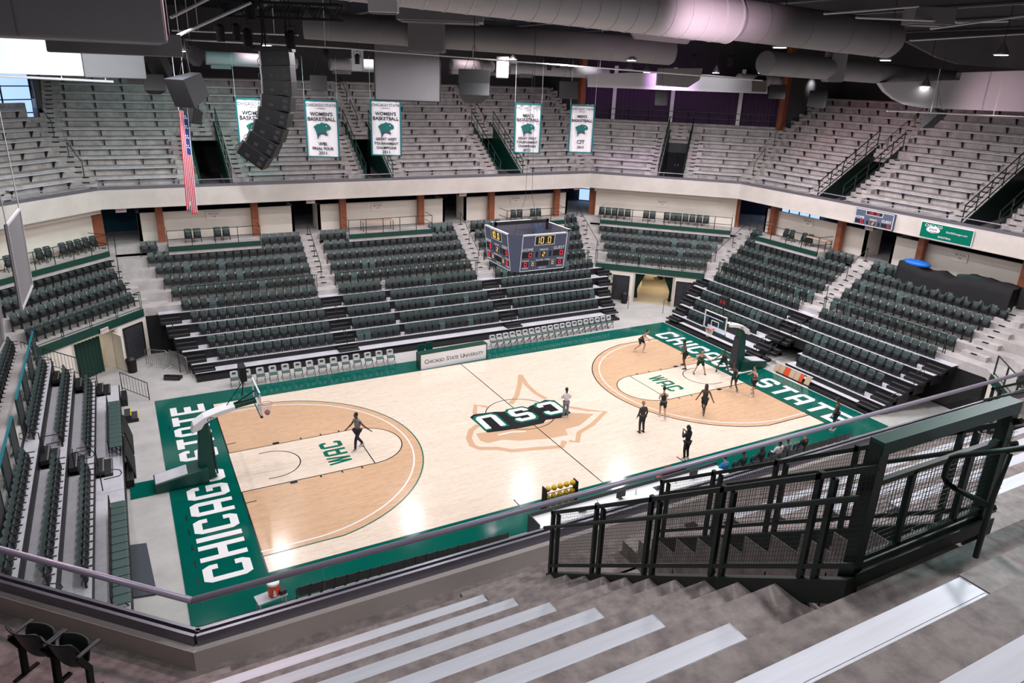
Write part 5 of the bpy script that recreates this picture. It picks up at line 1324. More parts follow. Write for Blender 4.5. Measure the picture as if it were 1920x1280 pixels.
for a in((356,166,24,.95,.95,.9,-.5,.35,'large black wedge speaker beside the flag',1),(300,118,26,.7,1.0,.5,-.3,.5,'dark speaker under the left edge of the big box duct'),(289,160,26,.7,.6,.5,.5,-.4,'small dark speaker low at the left of the cluster'),
    (366,103,25,.8,.5,.5,-.9,.9,'tilted black speaker above the wedge speaker'),(362,218,28,.8,.6,.5,-.6,-.3,'black speaker pair hanging just right of the flag top'),
    (888,146,30,1.3,.75,.9,.1,.1,'large black double speaker between screen and fourth banner, upper box',1),(888,176,30,1.25,.55,.8,.1,-.5,'large black double speaker between screen and fourth banner, lower box',1),
    (597,158,40,.9,.8,.8,.3,-.2,'pinkish-sided speaker above the second banner',1),(1063,170,42,1.1,.95,.7,.2,-.1,'dark speaker stack beside the last banner',1),(1238,186,44,.75,.8,.6,0,-.2,'small dark speaker in front of the purple drapes',1),
    (1426,156,40,.8,.7,.6,-.5,.5,'tilted speaker of the pair over the corner stairs'),(1454,172,40,.95,.75,.6,0,0,'square speaker of the pair over the corner stairs'),(1536,188,42,1.0,.9,.9,-.7,-.2,'grey-sided black speaker over the right end stand',1),(1748,220,40,1.1,1.1,.5,.6,.7,'rotated dark square speaker over the right benches')):
    speaker(*a)
# projection screen
A_=at(702,97,d=37);B_=at(824,98,d=37);H=A_.z-at(703,187,d=37).z; hv=B_-A_; 
r=empty('projection_screen',((A_.x+B_.x)/2,(A_.y+B_.y)/2,A_.z-H),math.atan2(hv.y,hv.x),'large blank grey projection screen hanging below the ducts','screen'); W=math.hypot(hv.x,hv.y)/2
q=MB(); q.box(-W,W,0,.03,0,H+.6); q.build('screen',ductm,r); q=MB(); q.box(-W-.06,-W,-.02,.05,-.06,H+.7); q.box(W,W+.06,-.02,.05,-.06,H+.7); q.box(-W,W,-.02,.05,-.06,0); q.build('frame',black,r)
# hanging panels at the left edge
def hpanel(P,ds,label):
    p=[at(x,y,d=d_) for (x,y),d_ in zip(P,ds)]; c=p[3]; r=empty('hanging_board',c,0,label,'panel'); q=MB(); t_=(p[1]-p[0]).cross(p[3]-p[0]).normalized()*.05
    q.hexa([v-c for v in p]+[v-c+t_ for v in p]); q.build('panel',ductm,r)
    q=MB()
    for i in range(4): q.bar(p[i]-c,p[(i+1)%4]-c,.05)
    q.build('frame',whitem,r); q=MB(); q.tube([p[0]-c,p[0]-c+V((0,0,6))],.012,4); q.tube([p[1]-c,p[1]-c+V((0,0,6))],.012,4); q.build('hanging_wire',whitem,r)
hpanel([(12,422),(36,392),(60,535),(41,580)],[15,16.2,16.8,15.6],'tall grey panel with white edge hanging at the left')
hpanel([(-30,520),(-2,560),(7,640),(-20,690)],[15,15.5,15.9,15.4],'second grey hanging panel cut by the left frame edge')
# ================================================================= DUCTS AND CEILING CLUTTER
def duct(a,b_,r_,label,m=ductm,seams=6,cap=True):
    c=(a+b_)/2; r=empty('air_duct',c,0,label,'duct'); q=MB(); d=(b_-a).normalized(); L=(b_-a).length
    q.tube([a-c,a-c+d*.01,b_-c-d*r_*.35,b_-c-d*r_*.1,b_-c],[r_*.98,r_,r_,r_*.85,r_*.55],28); q.build('duct_shell',m,r,smooth=True)
    for i in range(seams):
        p=a-c+d*(L*(i+.5)/seams); q=MB(); q.tube([p,p+d*.05],r_*1.02,28); q.build('seam_band',m,r,smooth=False)
    return r
P1=at(1460,47,d=28.6);P2=at(1676,75,d=31.2); dd=(P2-P1)
Pm=P1-dd*.33
duct(Pm,P2,.75,'big grey round duct, right length ending in a rounded cap',seams=4)
Pl=P1-dd*2.9
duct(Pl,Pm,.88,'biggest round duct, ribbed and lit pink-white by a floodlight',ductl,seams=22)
A1=at(570,46,d=33.5);A2=at(1265,98,d=36.5)
duct(A1,A2,.62,'long grey round duct crossing above the banners',seams=8)
B1_=at(1435,118,d=34);B2_=at(1790,150,d=46); duct(B1_,B2_,.54,'grey round duct over the right end stand',seams=5)
def boxat(px0,py0,px1,py1,d,dep,name,label,cat,m=ductm,bev=.02):
    """box standing square to the court whose outline spans the pixel rectangle at depth d"""
    a=at(px0,py1,d=d);b_=at(px1,py1,d=d);t_=at(px0,py0,d=d)
    L=math.hypot(b_.x-a.x,b_.y-a.y); o=empty(name,((a.x+b_.x)/2,(a.y+b_.y)/2,a.z),RZV,label,cat); q=MB(); q.box(-L/2,L/2,0,dep,0,t_.z-a.z); q.build('casing',m,o,bevel=bev); 
    q=MB(); q.box(-L/2*.9,L/2*.9,.1,dep-.1,-.04,0); q.build('bottom_flange',alud,o); return o
boxat(765,32,832,95,33.6,1.2,'duct_box','square duct box interrupting the long round duct','duct')
boxat(742,-20,905,36,30,1.6,'duct_box','large teal-grey duct box at top centre','duct')
boxat(1553,92,1582,152,37,1.0,'duct_box','square duct box interrupting the right round duct','duct')
boxat(1712,12,1790,44,26,.9,'unit_heater','grey box heater hung from pipes at top right','heater')
boxat(690,-15,745,22,22,.4,'light_box','white lit box at top centre-left','light',white)
# far supply ducts with grilles
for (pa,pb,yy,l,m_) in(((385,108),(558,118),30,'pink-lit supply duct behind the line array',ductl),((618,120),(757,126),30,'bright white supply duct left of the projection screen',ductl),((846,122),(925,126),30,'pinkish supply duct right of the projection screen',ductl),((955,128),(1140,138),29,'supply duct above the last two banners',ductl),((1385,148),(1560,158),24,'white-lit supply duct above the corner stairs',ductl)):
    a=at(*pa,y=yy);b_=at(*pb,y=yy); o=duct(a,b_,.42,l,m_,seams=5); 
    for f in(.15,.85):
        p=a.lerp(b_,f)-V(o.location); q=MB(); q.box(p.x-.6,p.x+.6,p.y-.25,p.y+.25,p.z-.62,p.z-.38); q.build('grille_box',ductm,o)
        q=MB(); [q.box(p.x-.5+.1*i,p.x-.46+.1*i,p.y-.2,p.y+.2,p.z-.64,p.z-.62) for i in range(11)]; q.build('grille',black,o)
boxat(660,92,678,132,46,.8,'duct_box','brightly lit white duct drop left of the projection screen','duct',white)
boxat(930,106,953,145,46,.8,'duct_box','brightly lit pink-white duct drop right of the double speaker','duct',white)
# large box duct near the camera, top left, and the floodlit cladding behind it
P=at(316,82,d=12); r=empty('box_duct',(P.x-6,P.y,P.z),0,'huge grey box duct filling the top left corner','duct'); q=MB(); q.box(-7,6,0,1.5,0,2.2); q.build('casing',ductm,r,bevel=.05)
for i in range(3): q=MB(); q.box(3.9-2.6*i,3.93-2.6*i,-.012,1.51,.01,2.2); q.build('joint',alud,r)
P=at(275,146,d=22); r=empty('cladding_panel',(P.x-4,P.y,P.z),0,'floodlit white cladding panel below the box duct at top left','panel')
q=MB(); q.box(-9,2.35,0,1.2,0,2.6); q.build('panel_face',white,r,bevel=.03); q=MB(); q.box(2.36,4.0,.02,1.2,-.03,2.6); q.build('end_panel',ductm,r,bevel=.03)
P=at(110,98,d=14.5); r=empty('under_duct',(P.x,P.y,P.z),0,'small rectangular duct run under the big box duct','duct'); q=MB(); q.box(-.2,2.3,0,.6,0,.45); q.build('casing',ductm,r,bevel=.02)
def tubeobj(name,label,cat,pts,rr,m=whitem,hang=None):
    c=pts[0]; r=empty(name,c,0,label,cat); q=MB(); q.tube([p-c for p in pts],rr,8); q.build('pipe',m,r)
    if hang:
        q=MB()
        for f in hang: p=pts[0].lerp(pts[-1],f)-c; q.tube([p,p+V((0,0,2.2))],rr*.5,5)
        q.build('hanger',m,r)
PP=[((-10,142),(213,153),20.5,'white pipe below the floodlit cladding at the left',(.55,.93)),((322,73),(640,90),30,'thin lighting pipe passing behind the line array',(.1,.9)),((640,90),(1430,151),36,'long thin pipe under the round duct',(.3,.6)),((320,33),(402,-8),16,'slanted pale pipe at top left beside the box duct',None),((322,72),(470,5),17,'second slanted pale pipe at top left',None),
    ((1545,26),(1722,12),24,'pale pipe running into the hanging heater',None),((1605,33),(1822,42),25,'thin pipe crossing below the heater',None),((1745,54),(1925,29),23,'pale pipe right of the heater',None),((1706,76),(1925,63),30,'pale rail at the right edge above the dome lamp',None),((1663,208),(1925,219),38,'white rail below the curved bulkhead at right',(.3,.75)),((1792,42),(1890,40),24,'short pale pipe beside the heater',None),((322,57),(560,66),33,'pipe behind the speakers at upper left',(.2,.8))]
for a,b_,d,l,h in PP: tubeobj('ceiling_pipe',l,'pipe',[at(*a,d=d),at(*b_,d=d*(1.06))],.035,whitem,h)
# curved bulkheads
def bulk(P,d,dep,label,m):
    a=at(*P[0],d=d); pts=[]
    Ri=Matrix.Rotation(-RZV,4,'Z')
    for px,py in P: v=Ri@(at(px,py,pl=(a,V((CF.x,CF.y,0))))-a); pts.append((v.x,v.z))
    r=empty('bulkhead',a,RZV,label,'bulkhead'); q=MB(); q.prism(pts,0,dep,T=lambda x,z,y:(x,y,z)); q.build('panel',m,r)
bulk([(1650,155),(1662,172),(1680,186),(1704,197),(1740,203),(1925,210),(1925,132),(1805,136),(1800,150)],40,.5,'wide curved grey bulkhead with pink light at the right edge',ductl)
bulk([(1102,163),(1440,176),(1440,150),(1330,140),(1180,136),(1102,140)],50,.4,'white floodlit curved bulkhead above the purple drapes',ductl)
bulk([(1255,162),(1290,164),(1312,150),(1318,128),(1235,128),(1232,160)],46,.5,'grey curved bulkhead end above the purple drapes',ductm)
bulk([(1180,53),(1192,72),(1290,82),(1300,70),(1295,62)],31,.5,'grey fairing under the ribbed pink-lit duct',ductm)
bulk([(1700,77),(1925,64),(1925,130),(1800,120),(1760,108)],48,.4,'dark upper bulkhead behind the right round duct',ductm)
# dome lamps
lamps=[(926,96,36,0),(1184,114,36,0),(1111,52,26,1),(1462,90,30,1),(1877,104,30,1),(708,98,40,0),(962,112,46,0),(1080,106,44,0),(1180,132,44,1),(1213,136,46,0),(1430,138,44,1),(1660,114,32,0),(500,86,34,0),(347,97,30,1),(1342,137,50,0),(1583,148,40,0),(1735,163,40,0)]
DL=['fourth banner','last banner','ribbed duct','big duct','right frame edge','projection screen top','double speaker','men banners','purple drape left','drape middle','corner stairs','end of the big round duct','line array','tilted speaker','floodlit bulkhead','right box duct','rotated speaker']
for (px,py,d,big),w_ in zip(lamps,DL):
    c=at(px,py,d=d); R_=.32 if big else .27
    r=empty('dome_lamp',c,0,'lit dome lamp hanging near the '+w_,'lamp'); q=MB(); q.tube([(0,0,.02),(0,0,.12),(0,0,.3),(0,0,.42),(0,0,.5)],[R_,R_*.85,R_*.5,R_*.3,.05],16); q.build('shade',steel,r,smooth=True)
    q=MB(); q.tube([(0,0,-.0),(0,0,.015)],R_*.8,16); q.build('lens',lampm,r); q=MB(); q.tube([(0,0,.5),(0,0,2.5)],.015,5); q.build('stem',black,r)
# black draped equipment and blue tarp on the right concourse
r=empty('draped_equipment',(40.9,2.0,ZC-.5),-PI/2,'equipment under black drapes on the right end platform','covered equipment')
q=MB(); n=24; prof=[1.5,1.55,1.5,1.45,1.4,1.2,1.1,1.15,1.25,1.3,1.15,1.05,1.1,1.3,1.5,1.55,1.5,1.5,1.55,1.5,1.45,1.5,1.5,1.45,1.4]
vs=[];L=7.0
for i in range(n+1):
    x=-L/2+L*i/n; h=prof[i]*.86; w_=.06*math.sin(i*2.1)
    vs+=[(x,-.55+w_,0),(x,-.5+w_*.6,h*.6),(x,-.42,h),(x,.5,h+.05),(x,.6,0)]
fs=[(i*5+j,(i+1)*5+j,(i+1)*5+j+1,i*5+j+1) for i in range(n) for j in range(4)]+[(4,3,2,1,0),tuple(n*5+j for j in range(5))]
q.add(vs,fs); q.build('drape',blackm,r,smooth=True)
q=MB(); q.ell((-2.6,0,1.29),(.95,.5,.22),12,6); q.build('blue_tarp',mat('tarp_blue',(.01,.16,.65),.45),r,smooth=True)
q=MB(); q.ell((1.0,.0,1.17),(1.0,.45,.2),12,6); q.build('green_cloth',curtg,r,smooth=True)
r=empty('draped_table',(41.3,-3.4,ZC-.3),-PI/2,'low black-draped box at the right edge of the platform','covered table'); q=MB(); q.box(-1.7,1.7,-.5,.5,0,1.15); q.build('drape',blackm,r,bevel=.06)
# red stowed seats etc. beside the table
q=MB(); q.prism([(-.25,-.12),(.25,-.12),(.25,.12),(-.25,.12)],0,.25); o=q.build('carry_bag',mat('bag_maroon',(.10,.008,.02),.7),None,bevel=.05,label='maroon bag on the floor by the near sideline',cat='bag'); o.location=at(1252,884,z=0)

# roof girders
b=MB()
for x in(-12,-6,0,6,12,18,24,30,36,42):
    b.box(x-.12,x+.12,-20,40,20.2,21.0); b.box(x-.2,x+.2,-20,40,20.15,20.22)
for y in(-12,-2,8,18,28): b.box(-16,46,y-.1,y+.1,20.5,21.0)
struct('ceiling_girders',b,mat('girder_paint',(.10,.10,.11),.7))
# lighting truss and lamp cans beside the line array
a=at(415,30,d=21); b_=at(640,36,d=21); hvx=(b_-a); L=hvx.length
r=empty('lighting_truss',a,RZV,'black lighting truss with lamp cans above the line array','truss')
q=MB()
for y in(-.2,.2):
    for z in(0,.4): q.bar((0,y,z),(L,y,z),.05)
n=14
for i in range(n):
    x0,x1=L*i/n,L*(i+1)/n
    for y in(-.2,.2): q.bar((x0,y,0 if i%2 else .4),(x1,y,.4 if i%2 else 0),.025)
q.build('truss_frame',black,r)
q=MB()
for x in(.3,L/2,L-.3): q.tube([(x,0,.4),(x,0,3.0)],.02,5)
q.build('suspension_cable',black,r)
for i,(px,py,dd_,w_) in enumerate(((413,58,23,'leftmost'),(443,56,23,'second from left'),(464,66,21.5,'third from left, a tall one'),(545,70,21.5,'just right of the line array top'),(612,100,38,'above the second banner'),(670,108,38,'left of the bright white duct'),(1030,120,40,'above the fourth banner'),(1046,116,40,'right of the fourth banner'),(1300,110,36,'over the purple drapes'),(1370,112,36,'beside the right round duct'),(470,14,20,'top of the rigging'))):
    c=at(px,py,d=dd_); r=empty('stage_light',c,RZV,'black stage lamp can, '+w_,'stage light','black stage lamps')
    q=MB(); q.tube([(0,0,-.32),(0,0,.12),(0,0,.2)],[.13,.13,.06],12); q.build('can',blackm,r)
    q=MB(); q.tube([(-.16,0,0),(-.16,0,.3),(.16,0,.3),(.16,0,0)],.015,5); q.tube([(0,0,.3),(0,0,1.1)],.015,5); q.build('yoke',black,r)
# ================================================================= PEOPLE
skin_d=mat('skin_dark',(.10,.045,.028),.55); skin_l=mat('skin_light',(.50,.28,.20),.55); hairk=mat('hair_black',(.008,.006,.006),.6); hairb=mat('hair_blond',(.35,.22,.11),.6)
clm={}
def cloth(nm,c):
    if nm not in clm: clm[nm]=mat('cloth_'+nm,c,.85)
    return clm[nm]
PEND=[]
def grow(name,P,edges,rad,m,parent,k):
    keys=[];idx={}
    for e in edges:
        for a in e:
            if a not in idx: idx[a]=len(keys); keys.append(a)
    me=bpy.data.meshes.new(name); me.from_pydata([tuple(P[a]) for a in keys],[(idx[a],idx[b_]) for a,b_ in edges],[]); o=bpy.data.objects.new(name,me); COL.objects.link(o)
    if not me.skin_vertices:
        md=o.modifiers.new('s','SKIN')
    else: md=o.modifiers.new('s','SKIN')
    if not me.skin_vertices:
        bpy.context.view_layer.objects.active=o; bpy.ops.mesh.customdata_skin_add()
    for i,a in enumerate(keys):
        sv=me.skin_vertices[0].data[i]; rr=rad[a]; sv.radius=(rr[0]*k,rr[1]*k) if isinstance(rr,tuple) else (rr*k,rr*k); sv.use_root=(i==0)
    md.use_smooth_shade=True
    b_=o.modifiers.new('b','SUBSURF'); b_.levels=1; b_.render_levels=1
    o.parent=parent; PEND.append((o,m)); return o
def person(p,face,label,pose,skin,top,bottom,hair='short',hairm=None,h=1.78,sleeve='long',leg='long',shoe=(.6,.6,.62),z=.04):
    """pose: joints in metres for a 1.8 m figure, x right, y forward; face: heading in degrees"""
    hairm=hairm or hairk
    r=empty('person',(p.x,p.y,z),math.radians(face-90),label,'person'); k=h/1.8
    J=dict(pel=(0,0,.97),ch=(0,.02,1.30),nk=(0,.02,1.50),hd=(0,.05,1.64),
      sl=(-.17,0,1.42),sr=(.17,0,1.42),el=(-.25,-.02,1.14),er=(.25,-.02,1.14),wl=(-.27,.10,.90),wr=(.27,.10,.90),
      hl=(-.09,0,.92),hr=(.09,0,.92),kl=(-.11,.03,.50),kr=(.11,.03,.50),al=(-.12,-.03,.09),ar=(.12,-.03,.09))
    J.update(pose); J={a:V(v)*k for a,v in J.items()}
    J['waist']=J['pel'].lerp(J['ch'],.45)
    E_=[('pel','waist'),('waist','ch'),('ch','nk'),('nk','hd')]
    rad=dict(pel=(.13,.10),waist=(.12,.088),ch=(.15,.10),nk=.05,hd=.075)
    for s in 'lr':
        hd=(J['w'+s]-J['e'+s]).normalized(); J['p'+s]=J['w'+s]+hd*.07*k
        J['f'+s]=J['a'+s]+V((0,.14,-.05))*k; J['t'+s]=J['h'+s].lerp(J['k'+s],.45); J['c'+s]=J['k'+s].lerp(J['a'+s],.3); J['g'+s]=J['e'+s].lerp(J['w'+s],.3)
        E_+=[('ch','s'+s),('s'+s,'e'+s),('e'+s,'g'+s),('g'+s,'w'+s),('w'+s,'p'+s),('pel','h'+s),('h'+s,'t'+s),('t'+s,'k'+s),('k'+s,'c'+s),('c'+s,'a'+s),('a'+s,'f'+s)]
        rad.update({'s'+s:.06,'e'+s:.040,'g'+s:.042,'w'+s:.027,'p'+s:(.034,.02),'h'+s:.085,'t'+s:.078,'k'+s:.056,'c'+s:.054,'a'+s:.038,'f'+s:.034})
        x=V((0,1,0)) if abs(hd.y)<.8 else V((1,0,0)); ac=hd.cross(x).normalized()
        for i in range(4):
            n_='q%d%s'%(i,s); off=ac*(i-1.5)*.018*k; J[n_]=J['p'+s]+off+hd*(.03*k); J[n_+'e']=J[n_]+hd*(.045,.055,.05,.038)[i]*k+x*.012*k
            E_+=[('p'+s,n_),(n_,n_+'e')]; rad[n_]=.009; rad[n_+'e']=.007
        J['th'+s]=J['w'+s]+ac*(.045*k)*(1 if s=='l' else -1)+hd*.05*k; E_.append(('w'+s,'th'+s)); rad['th'+s]=.009
    grow('body',J,E_,rad,skin,r,k)
    # head with face on the neck
    hc=J['hd']+V((0,.012,.045))*k; q=MB()
    q.ell(hc,(.078*k,.098*k,.118*k),14,10); q.ell(hc+V((0,.03,-.06))*k,(.052*k,.06*k,.06*k),10,6)
    q.hexa([hc+V(v)*k for v in((-.014,.085,-.02),(.014,.085,-.02),(.010,.09,.03),(-.010,.09,.03),(-.008,.118,-.018),(.008,.118,-.018),(.004,.1,.025),(-.004,.1,.025))])
    for sx in(-1,1): q.ell(hc+V((sx*.08,.0,-.005))*k,(.012*k,.02*k,.03*k),6,4)
    hd_=q.build('head',skin,r,smooth=True)
    q=MB()
    for sx in(-1,1): q.ell(hc+V((sx*.03,.09,.012))*k,(.011*k,.008*k,.007*k),6,4)
    q.box(hc.x-.02*k,hc.x+.02*k,hc.y+.085*k,hc.y+.093*k,hc.z-.055*k,hc.z-.048*k); q.build('eyes_and_mouth',hairk,hd_)
    # hair
    q=MB(); hz=hc+V((0,-.018,.022))*k
    q.ell(hz,(.088*k,.100*k,.118*k) if hair!='bald' else (.0805*k,.088*k,.11*k),14,9)
    if hair in('long',): q.hexa([hc+V(v)*k for v in((-.10,-.12,-.36),(.10,-.12,-.36),(.09,-.03,-.34),(-.09,-.03,-.34),(-.085,-.11,.03),(.085,-.11,.03),(.085,.0,.03),(-.085,.0,.03))])
    if hair=='bun': q.ell(hc+V((0,-.06,.14))*k,(.045*k,.045*k,.045*k),10,6)
    if hair=='pony': q.ell(hc+V((0,-.13,-.02))*k,(.035*k,.05*k,.09*k),8,6); q.ell(hc+V((0,-.13,-.12))*k,(.025*k,.03*k,.08*k),8,6)
    if hair!='bald': q.build('hair',hairm,r,smooth=True)
    # clothing follows the body
    e=[('pel','waist'),('waist','ch'),('ch','nk')]; rd=dict(pel=(.148,.118),waist=(.14,.108),ch=(.165,.118),nk=(.06,.06))
    if sleeve!='none':
        for s in 'lr':
            if sleeve=='long': e+=[('ch','s'+s),('s'+s,'e'+s),('e'+s,'w'+s)]; rd.update({'s'+s:.076,'e'+s:.055,'w'+s:.040})
            else: J['m'+s]=J['s'+s].lerp(J['e'+s],.6); e+=[('ch','s'+s),('s'+s,'m'+s)]; rd.update({'s'+s:.076,'m'+s:.06})
    else:
        for s in 'lr': J['m'+s]=J['ch'].lerp(J['s'+s],.75)+V((0,0,.02)); e+=[('ch','m'+s)]; rd.update({'m'+s:.06})
    grow('shirt' if sleeve!='none' else 'jersey',J,e,rd,top,r,k)
    e=[];J['pz']=J['pel']; e+=[('pz','h'+s) for s in 'lr']; rd=dict(pz=(.150,.122))
    for s in 'lr':
        rd['h'+s]=.108
        if leg=='short': J['z'+s]=J['h'+s].lerp(J['k'+s],.80); e+=[('h'+s,'z'+s)]; rd['z'+s]=.098
        else: e+=[('h'+s,'t'+s),('t'+s,'k'+s),('k'+s,'c'+s),('c'+s,'a'+s)]; rd.update({'t'+s:.096,'k'+s:.075,'c'+s:.068,'a'+s:.058})
    grow('shorts' if leg=='short' else 'trousers',J,e,rd,bottom,r,k)
    sm=cloth('shoe_%d'%int(shoe[0]*100),shoe)
    for s in 'lr':
        q=MB(); a=J['a'+s]; q.hexa([a+V(v)*k for v in((-.045,-.07,-.09),(.045,-.07,-.09),(.05,.2,-.09),(-.05,.2,-.09),(-.04,-.065,.01),(.04,-.065,.01),(.035,.17,-.045),(-.035,.17,-.045))]); q.build('shoe',sm,r,bevel=.012)
    return r
g=lambda px,py: at(px,py,z=.04)
jk=cloth('jersey_black',(.010,.020,.017)); jg=cloth('jersey_green',(.008,.05,.038)); sk=cloth('shorts_dark_green',(.006,.022,.018)); nav=cloth('navy',(.012,.016,.03)); grey=cloth('grey',(.20,.20,.22)); whi=cloth('white',(.72,.70,.75)); jean=cloth('faded_grey',(.20,.20,.24)); dk=cloth('charcoal',(.02,.02,.024)); olive=cloth('grey_green',(.045,.045,.042)); blu=cloth('blue',(.01,.20,.50)); mar=cloth('maroon',(.12,.01,.02))
run=dict(pel=(0,0,.94),ch=(0,.10,1.26),nk=(0,.14,1.46),hd=(0,.18,1.60),sl=(-.17,.1,1.38),sr=(.17,.1,1.38),el=(-.25,.02,1.14),er=(.24,.22,1.16),wl=(-.2,.22,1.02),wr=(.14,.42,1.2),hl=(-.09,0,.9),hr=(.09,0,.9),kl=(-.1,.26,.58),kr=(.1,-.02,.5),al=(-.1,.18,.16),ar=(.1,-.36,.20))
crouch=dict(pel=(0,-.12,.80),ch=(0,.06,1.08),nk=(0,.16,1.26),hd=(0,.24,1.38),sl=(-.17,.1,1.20),sr=(.17,.1,1.20),el=(-.36,.2,1.02),er=(.36,.2,1.02),wl=(-.46,.42,1.0),wr=(.46,.42,1.0),hl=(-.10,-.12,.76),hr=(.10,-.12,.76),kl=(-.27,.12,.46),kr=(.27,.12,.46),al=(-.36,-.08,.09),ar=(.36,-.08,.09))
wide=dict(kl=(-.22,.08,.49),kr=(.22,.05,.5),al=(-.36,-.02,.09),ar=(.34,-.06,.09),pel=(0,0,.90),hl=(-.1,0,.86),hr=(.1,0,.86),ch=(0,.06,1.22),nk=(0,.09,1.41),hd=(0,.13,1.55),sl=(-.17,.05,1.33),sr=(.17,.05,1.33),el=(-.33,.12,1.14),er=(.33,.12,1.14),wl=(-.5,.3,1.08),wr=(.5,.3,1.08))
walk=dict(kl=(-.1,.2,.52),kr=(.1,-.05,.5),al=(-.1,.24,.1),ar=(.1,-.32,.14),el=(-.26,-.1,1.15),er=(.27,.12,1.16),wl=(-.3,-.02,.93),wr=(.34,.3,1.0))
phone=dict(el=(-.24,.1,1.18),er=(.24,.1,1.18),wl=(-.08,.28,1.38),wr=(.08,.28,1.38))
fold=dict(el=(-.27,.08,1.16),er=(.27,.08,1.16),wl=(.08,.22,1.2),wr=(-.08,.24,1.14))
reach=dict(el=(-.4,.1,1.4),wl=(-.62,.2,1.42),er=(.26,.2,1.22),wr=(.05,.4,1.3),kl=(-.2,.1,.5),al=(-.26,.05,.09),kr=(.16,-.05,.5),ar=(.26,-.18,.1))
person(g(672,841),-160,'man in grey shirt and dark trousers walking across the left key',dict(walk,el=(-.26,-.16,1.16),wl=(-.4,-.36,.95)),skin_d,grey,nav,'short',sleeve='short',h=1.9)
person(g(1060,782),75,'person in white top and faded jeans with ponytail beside the CSU logo',fold,skin_d,whi,jean,'pony',h=1.68)
person(g(1202,810),85,'blond person in grey-green jacket and black trousers standing seen from behind',{},skin_l,olive,dk,'short',hairb,h=1.72,shoe=(.02,.02,.02))
person(g(1241,783),60,'player in black top jogging near the arc, beside the blond onlooker',run,skin_l,jk,sk,'bun',sleeve='none',leg='short',h=1.76)
person(g(1318,777),-150,'player in dark green jersey with long hair trotting inside the arc',dict(walk,el=(-.34,.1,1.2),wl=(-.5,.25,1.05)),skin_d,jg,sk,'long',sleeve='none',leg='short',h=1.8)
person(g(1285,860),95,'long-haired person in charcoal hoodie and leggings holding a phone',phone,skin_d,dk,dk,'long',h=1.75)
person(g(1200,660),-60,'player in black leaning forward at the far corner of the arc',dict(run,ch=(0,.2,1.2),nk=(0,.3,1.36),hd=(0,.38,1.48),sl=(-.17,.22,1.30),sr=(.17,.22,1.30),wl=(-.1,.5,1.0),wr=(.12,.5,1.0)),skin_l,jk,sk,'bun',sleeve='none',leg='short',h=1.78)
person(g(1282,688),150,'tall player in dark kit bent with hands on knees near the far lane line',wide,skin_d,jg,sk,'short',sleeve='none',leg='short',h=1.92,shoe=(.05,.05,.05))
person(g(1311,701),-120,'fair-skinned player with ponytail in wide stance by the free-throw lane',wide,skin_l,jg,sk,'pony',sleeve='none',leg='short',h=1.75,shoe=(.05,.05,.05))
person(g(1354,698),-140,'player crouching on defence closest to the basket pad',crouch,skin_d,jk,sk,'short',sleeve='none',leg='short',h=1.8,shoe=(.05,.05,.05))
person(g(1375,731),170,'player stretching both arms out in a low stance by the lane',wide,skin_d,jk,sk,'bun',sleeve='none',leg='short',h=1.8)
pb=person(g(1410,741),160,'player in black holding out a dark red ball near the word STATE',reach,skin_l,jk,sk,'bun',sleeve='none',leg='short',h=1.8)
bp=pb.matrix_basis@V((-.66,.30,1.42)); rz_=math.radians(160-90); bp=V((pb.location.x+(-.66)*math.cos(rz_)-.36*math.sin(rz_),pb.location.y+(-.66)*math.sin(rz_)+.36*math.cos(rz_),1.46)); ball(bp,'dark red basketball held out by a player near the word STATE',redb)
person(g(1562,806),110,'person with black and white top standing behind the right end of the handrail',{},skin_d,nav,nav,'short',h=1.85,sleeve='none',leg='short')
sit=dict(pel=(0,0,.55),ch=(0,-.03,.88),nk=(0,.02,1.08),hd=(0,.06,1.22),sl=(-.17,0,1.0),sr=(.17,0,1.0),el=(-.26,.08,.74),er=(.26,.08,.74),wl=(-.14,.32,.66),wr=(.14,.32,.66),hl=(-.09,.04,.53),hr=(.09,.04,.53),kl=(-.13,.44,.52),kr=(.13,.44,.52),al=(-.14,.42,.10),ar=(.14,.42,.10))
A,Bq=BEN; nb=15
for idx,lab,tp,sn,hr_ in((0,'seated person in bright blue jacket at the near bench',blu,skin_l,'short'),(2,'seated person in dark green top at the near bench',jg,skin_d,'short'),(4,'seated person in black with long hair at the near bench',dk,skin_d,'long'),(6,'seated person in white top at the near bench',whi,skin_d,'pony'),(7,'seated person leaning in beside the one in white',grey,skin_d,'bun'),(9,'seated fair-haired person at the far end of the near bench',dk,skin_l,'short')):
    p=A.lerp(Bq,(idx+.5)/nb); person(V((p.x,p.y+.02,0)),90,lab,sit,sn,tp,nav,hr_,hairb if idx==9 else None,h=1.78,z=0.0)
bpy.context.view_layer.update(); dg=bpy.context.evaluated_depsgraph_get()
for o,m in PEND:
    me=bpy.data.meshes.new_from_object(o.evaluated_get(dg)); me.materials.clear(); me.materials.append(m); o.modifiers.clear(); o.data=me
    me.polygons.foreach_set('use_smooth',[True]*len(me.polygons))
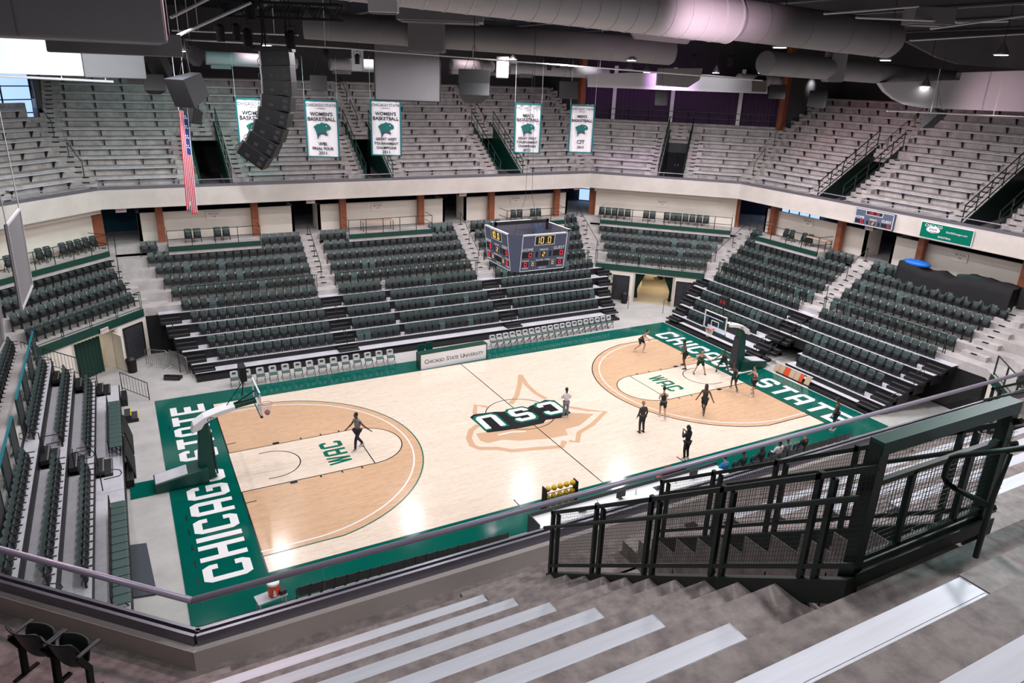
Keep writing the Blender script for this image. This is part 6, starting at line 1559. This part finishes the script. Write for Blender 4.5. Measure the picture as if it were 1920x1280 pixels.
# ================================================================= LIGHT
w=bpy.data.worlds.new('world'); SC.world=w; w.use_nodes=True; w.node_tree.nodes['Background'].inputs[0].default_value=(.6,.65,.8,1); w.node_tree.nodes['Background'].inputs[1].default_value=.25
def lamp(name,loc,power,size=.6,col=(1,.965,.99),to=None,typ='AREA',spot=1.2):
    l=bpy.data.lights.new(name,typ); l.energy=power; l.color=col
    if typ=='AREA': l.shape='DISK'; l.size=size
    elif typ=='SPOT': l.spot_size=spot; l.spot_blend=.9; l.shadow_soft_size=size
    else: l.shadow_soft_size=size
    o=bpy.data.objects.new(name,l); COL.objects.link(o); o.location=loc
    if to is not None: o.rotation_euler=(V(to)-V(loc)).to_track_quat('-Z','Y').to_euler()
    return o
for x in(-1.5,5,11.5,18,24.5,31):
    for y in(-2.5,4,11,17.5): lamp('high_bay_light',(x,y+(1.8 if x>20 and y==4 else 0),17.6 if x<20 else 16.5),375,.7)
for x,y,e in((-5,22,330),(4,23.5,420),(14,23.5,420),(24,23.5,420),(32,21,480),(34.5,14,680),(34.5,5,800),(34.5,-4,720),(31,-10,250),(-6.5,9,420)): lamp('deck_light',(x,y,16.2),e,.6,(1,.93,.97))
for x,y,e in((-2,-17,230),(4,-17.5,300),(11,-16.8,620),(18,-16.5,450)): lamp('deck_light',(x,y,19.3),e,.6,(.97,.95,1))  # fill lamps added above the near deck to brighten its benches and steps
# floodlights on the ducts and cladding
P=at(1330,20,d=26.5); lamp('flood_light',P+V((-1.5,-4,-2.2)),1700,.3,(1,.70,.82),to=at(1320,12,d=28),typ='SPOT',spot=1.1)
lamp('flood_light',at(120,96,d=16.5),1500,.2,(.92,.97,1),to=at(70,100,d=22),typ='SPOT',spot=1.7)
for px,py,yy,e,c in((475,100,30,260,(1,.78,.85)),(690,112,30,420,(.95,1,1)),(870,118,30,160,(1,.78,.82)),(950,112,30,260,(1,.85,.9)),(1100,118,29,200,(1,.97,1)),(1500,172,24,90,(1,.95,1))):
    p=at(px,py,y=yy); lamp('flood_light',p+V((0,-1.6,.9)),e*1.1,.15,c,to=p,typ='SPOT',spot=1.5)
p=at(1330,150,d=50); lamp('flood_light',p+V((-1.5,-3,.4)),260,.2,(.95,.95,1),to=p,typ='SPOT',spot=1.6)
p=at(1880,200,d=40); lamp('flood_light',p+V((-2,-3.2,-.6)),420,.2,(1,.7,.78),to=p,typ='SPOT',spot=1.3)
# coloured spots added to tint the decks and drapes, no fixtures modelled
for a,b_,e,c in(((8,20,18),(2,34,11.5),2400,(.45,1,.92)),((0,14,18),(-6,24,10.5),2000,(.45,1,.9)),((20,20,18),(20,32,11),1500,(1,.72,.88)),((34,10,18),(44,12,12),1300,(1,.74,.88)),((30,16,18),(37.5,29,14),2600,(.85,.45,1)),((3,-16,19),(5,-21,13.6),900,(.45,1,1)),((-1,-8,19),(-5,-13,9),1500,(1,.62,.72)),((36,20,17.5),(44,17,14.5),700,(1,.45,.5))):
    lamp('wash_light',a,e,.3,c,to=b_,typ='SPOT',spot=1.0)

s=LB['diagR']; um=(ur[0]+ur[1])/2
for o_,e in((1.5,60),(6,90)): lamp('passage_light',s.P(um,o_,2.35),e,.3,(1,.86,.62))
s=LB['diagL']; lamp('passage_light',s.P((ul[0]+ul[1])/2,-2.0,2.35),18,.2,(1,.85,.6))
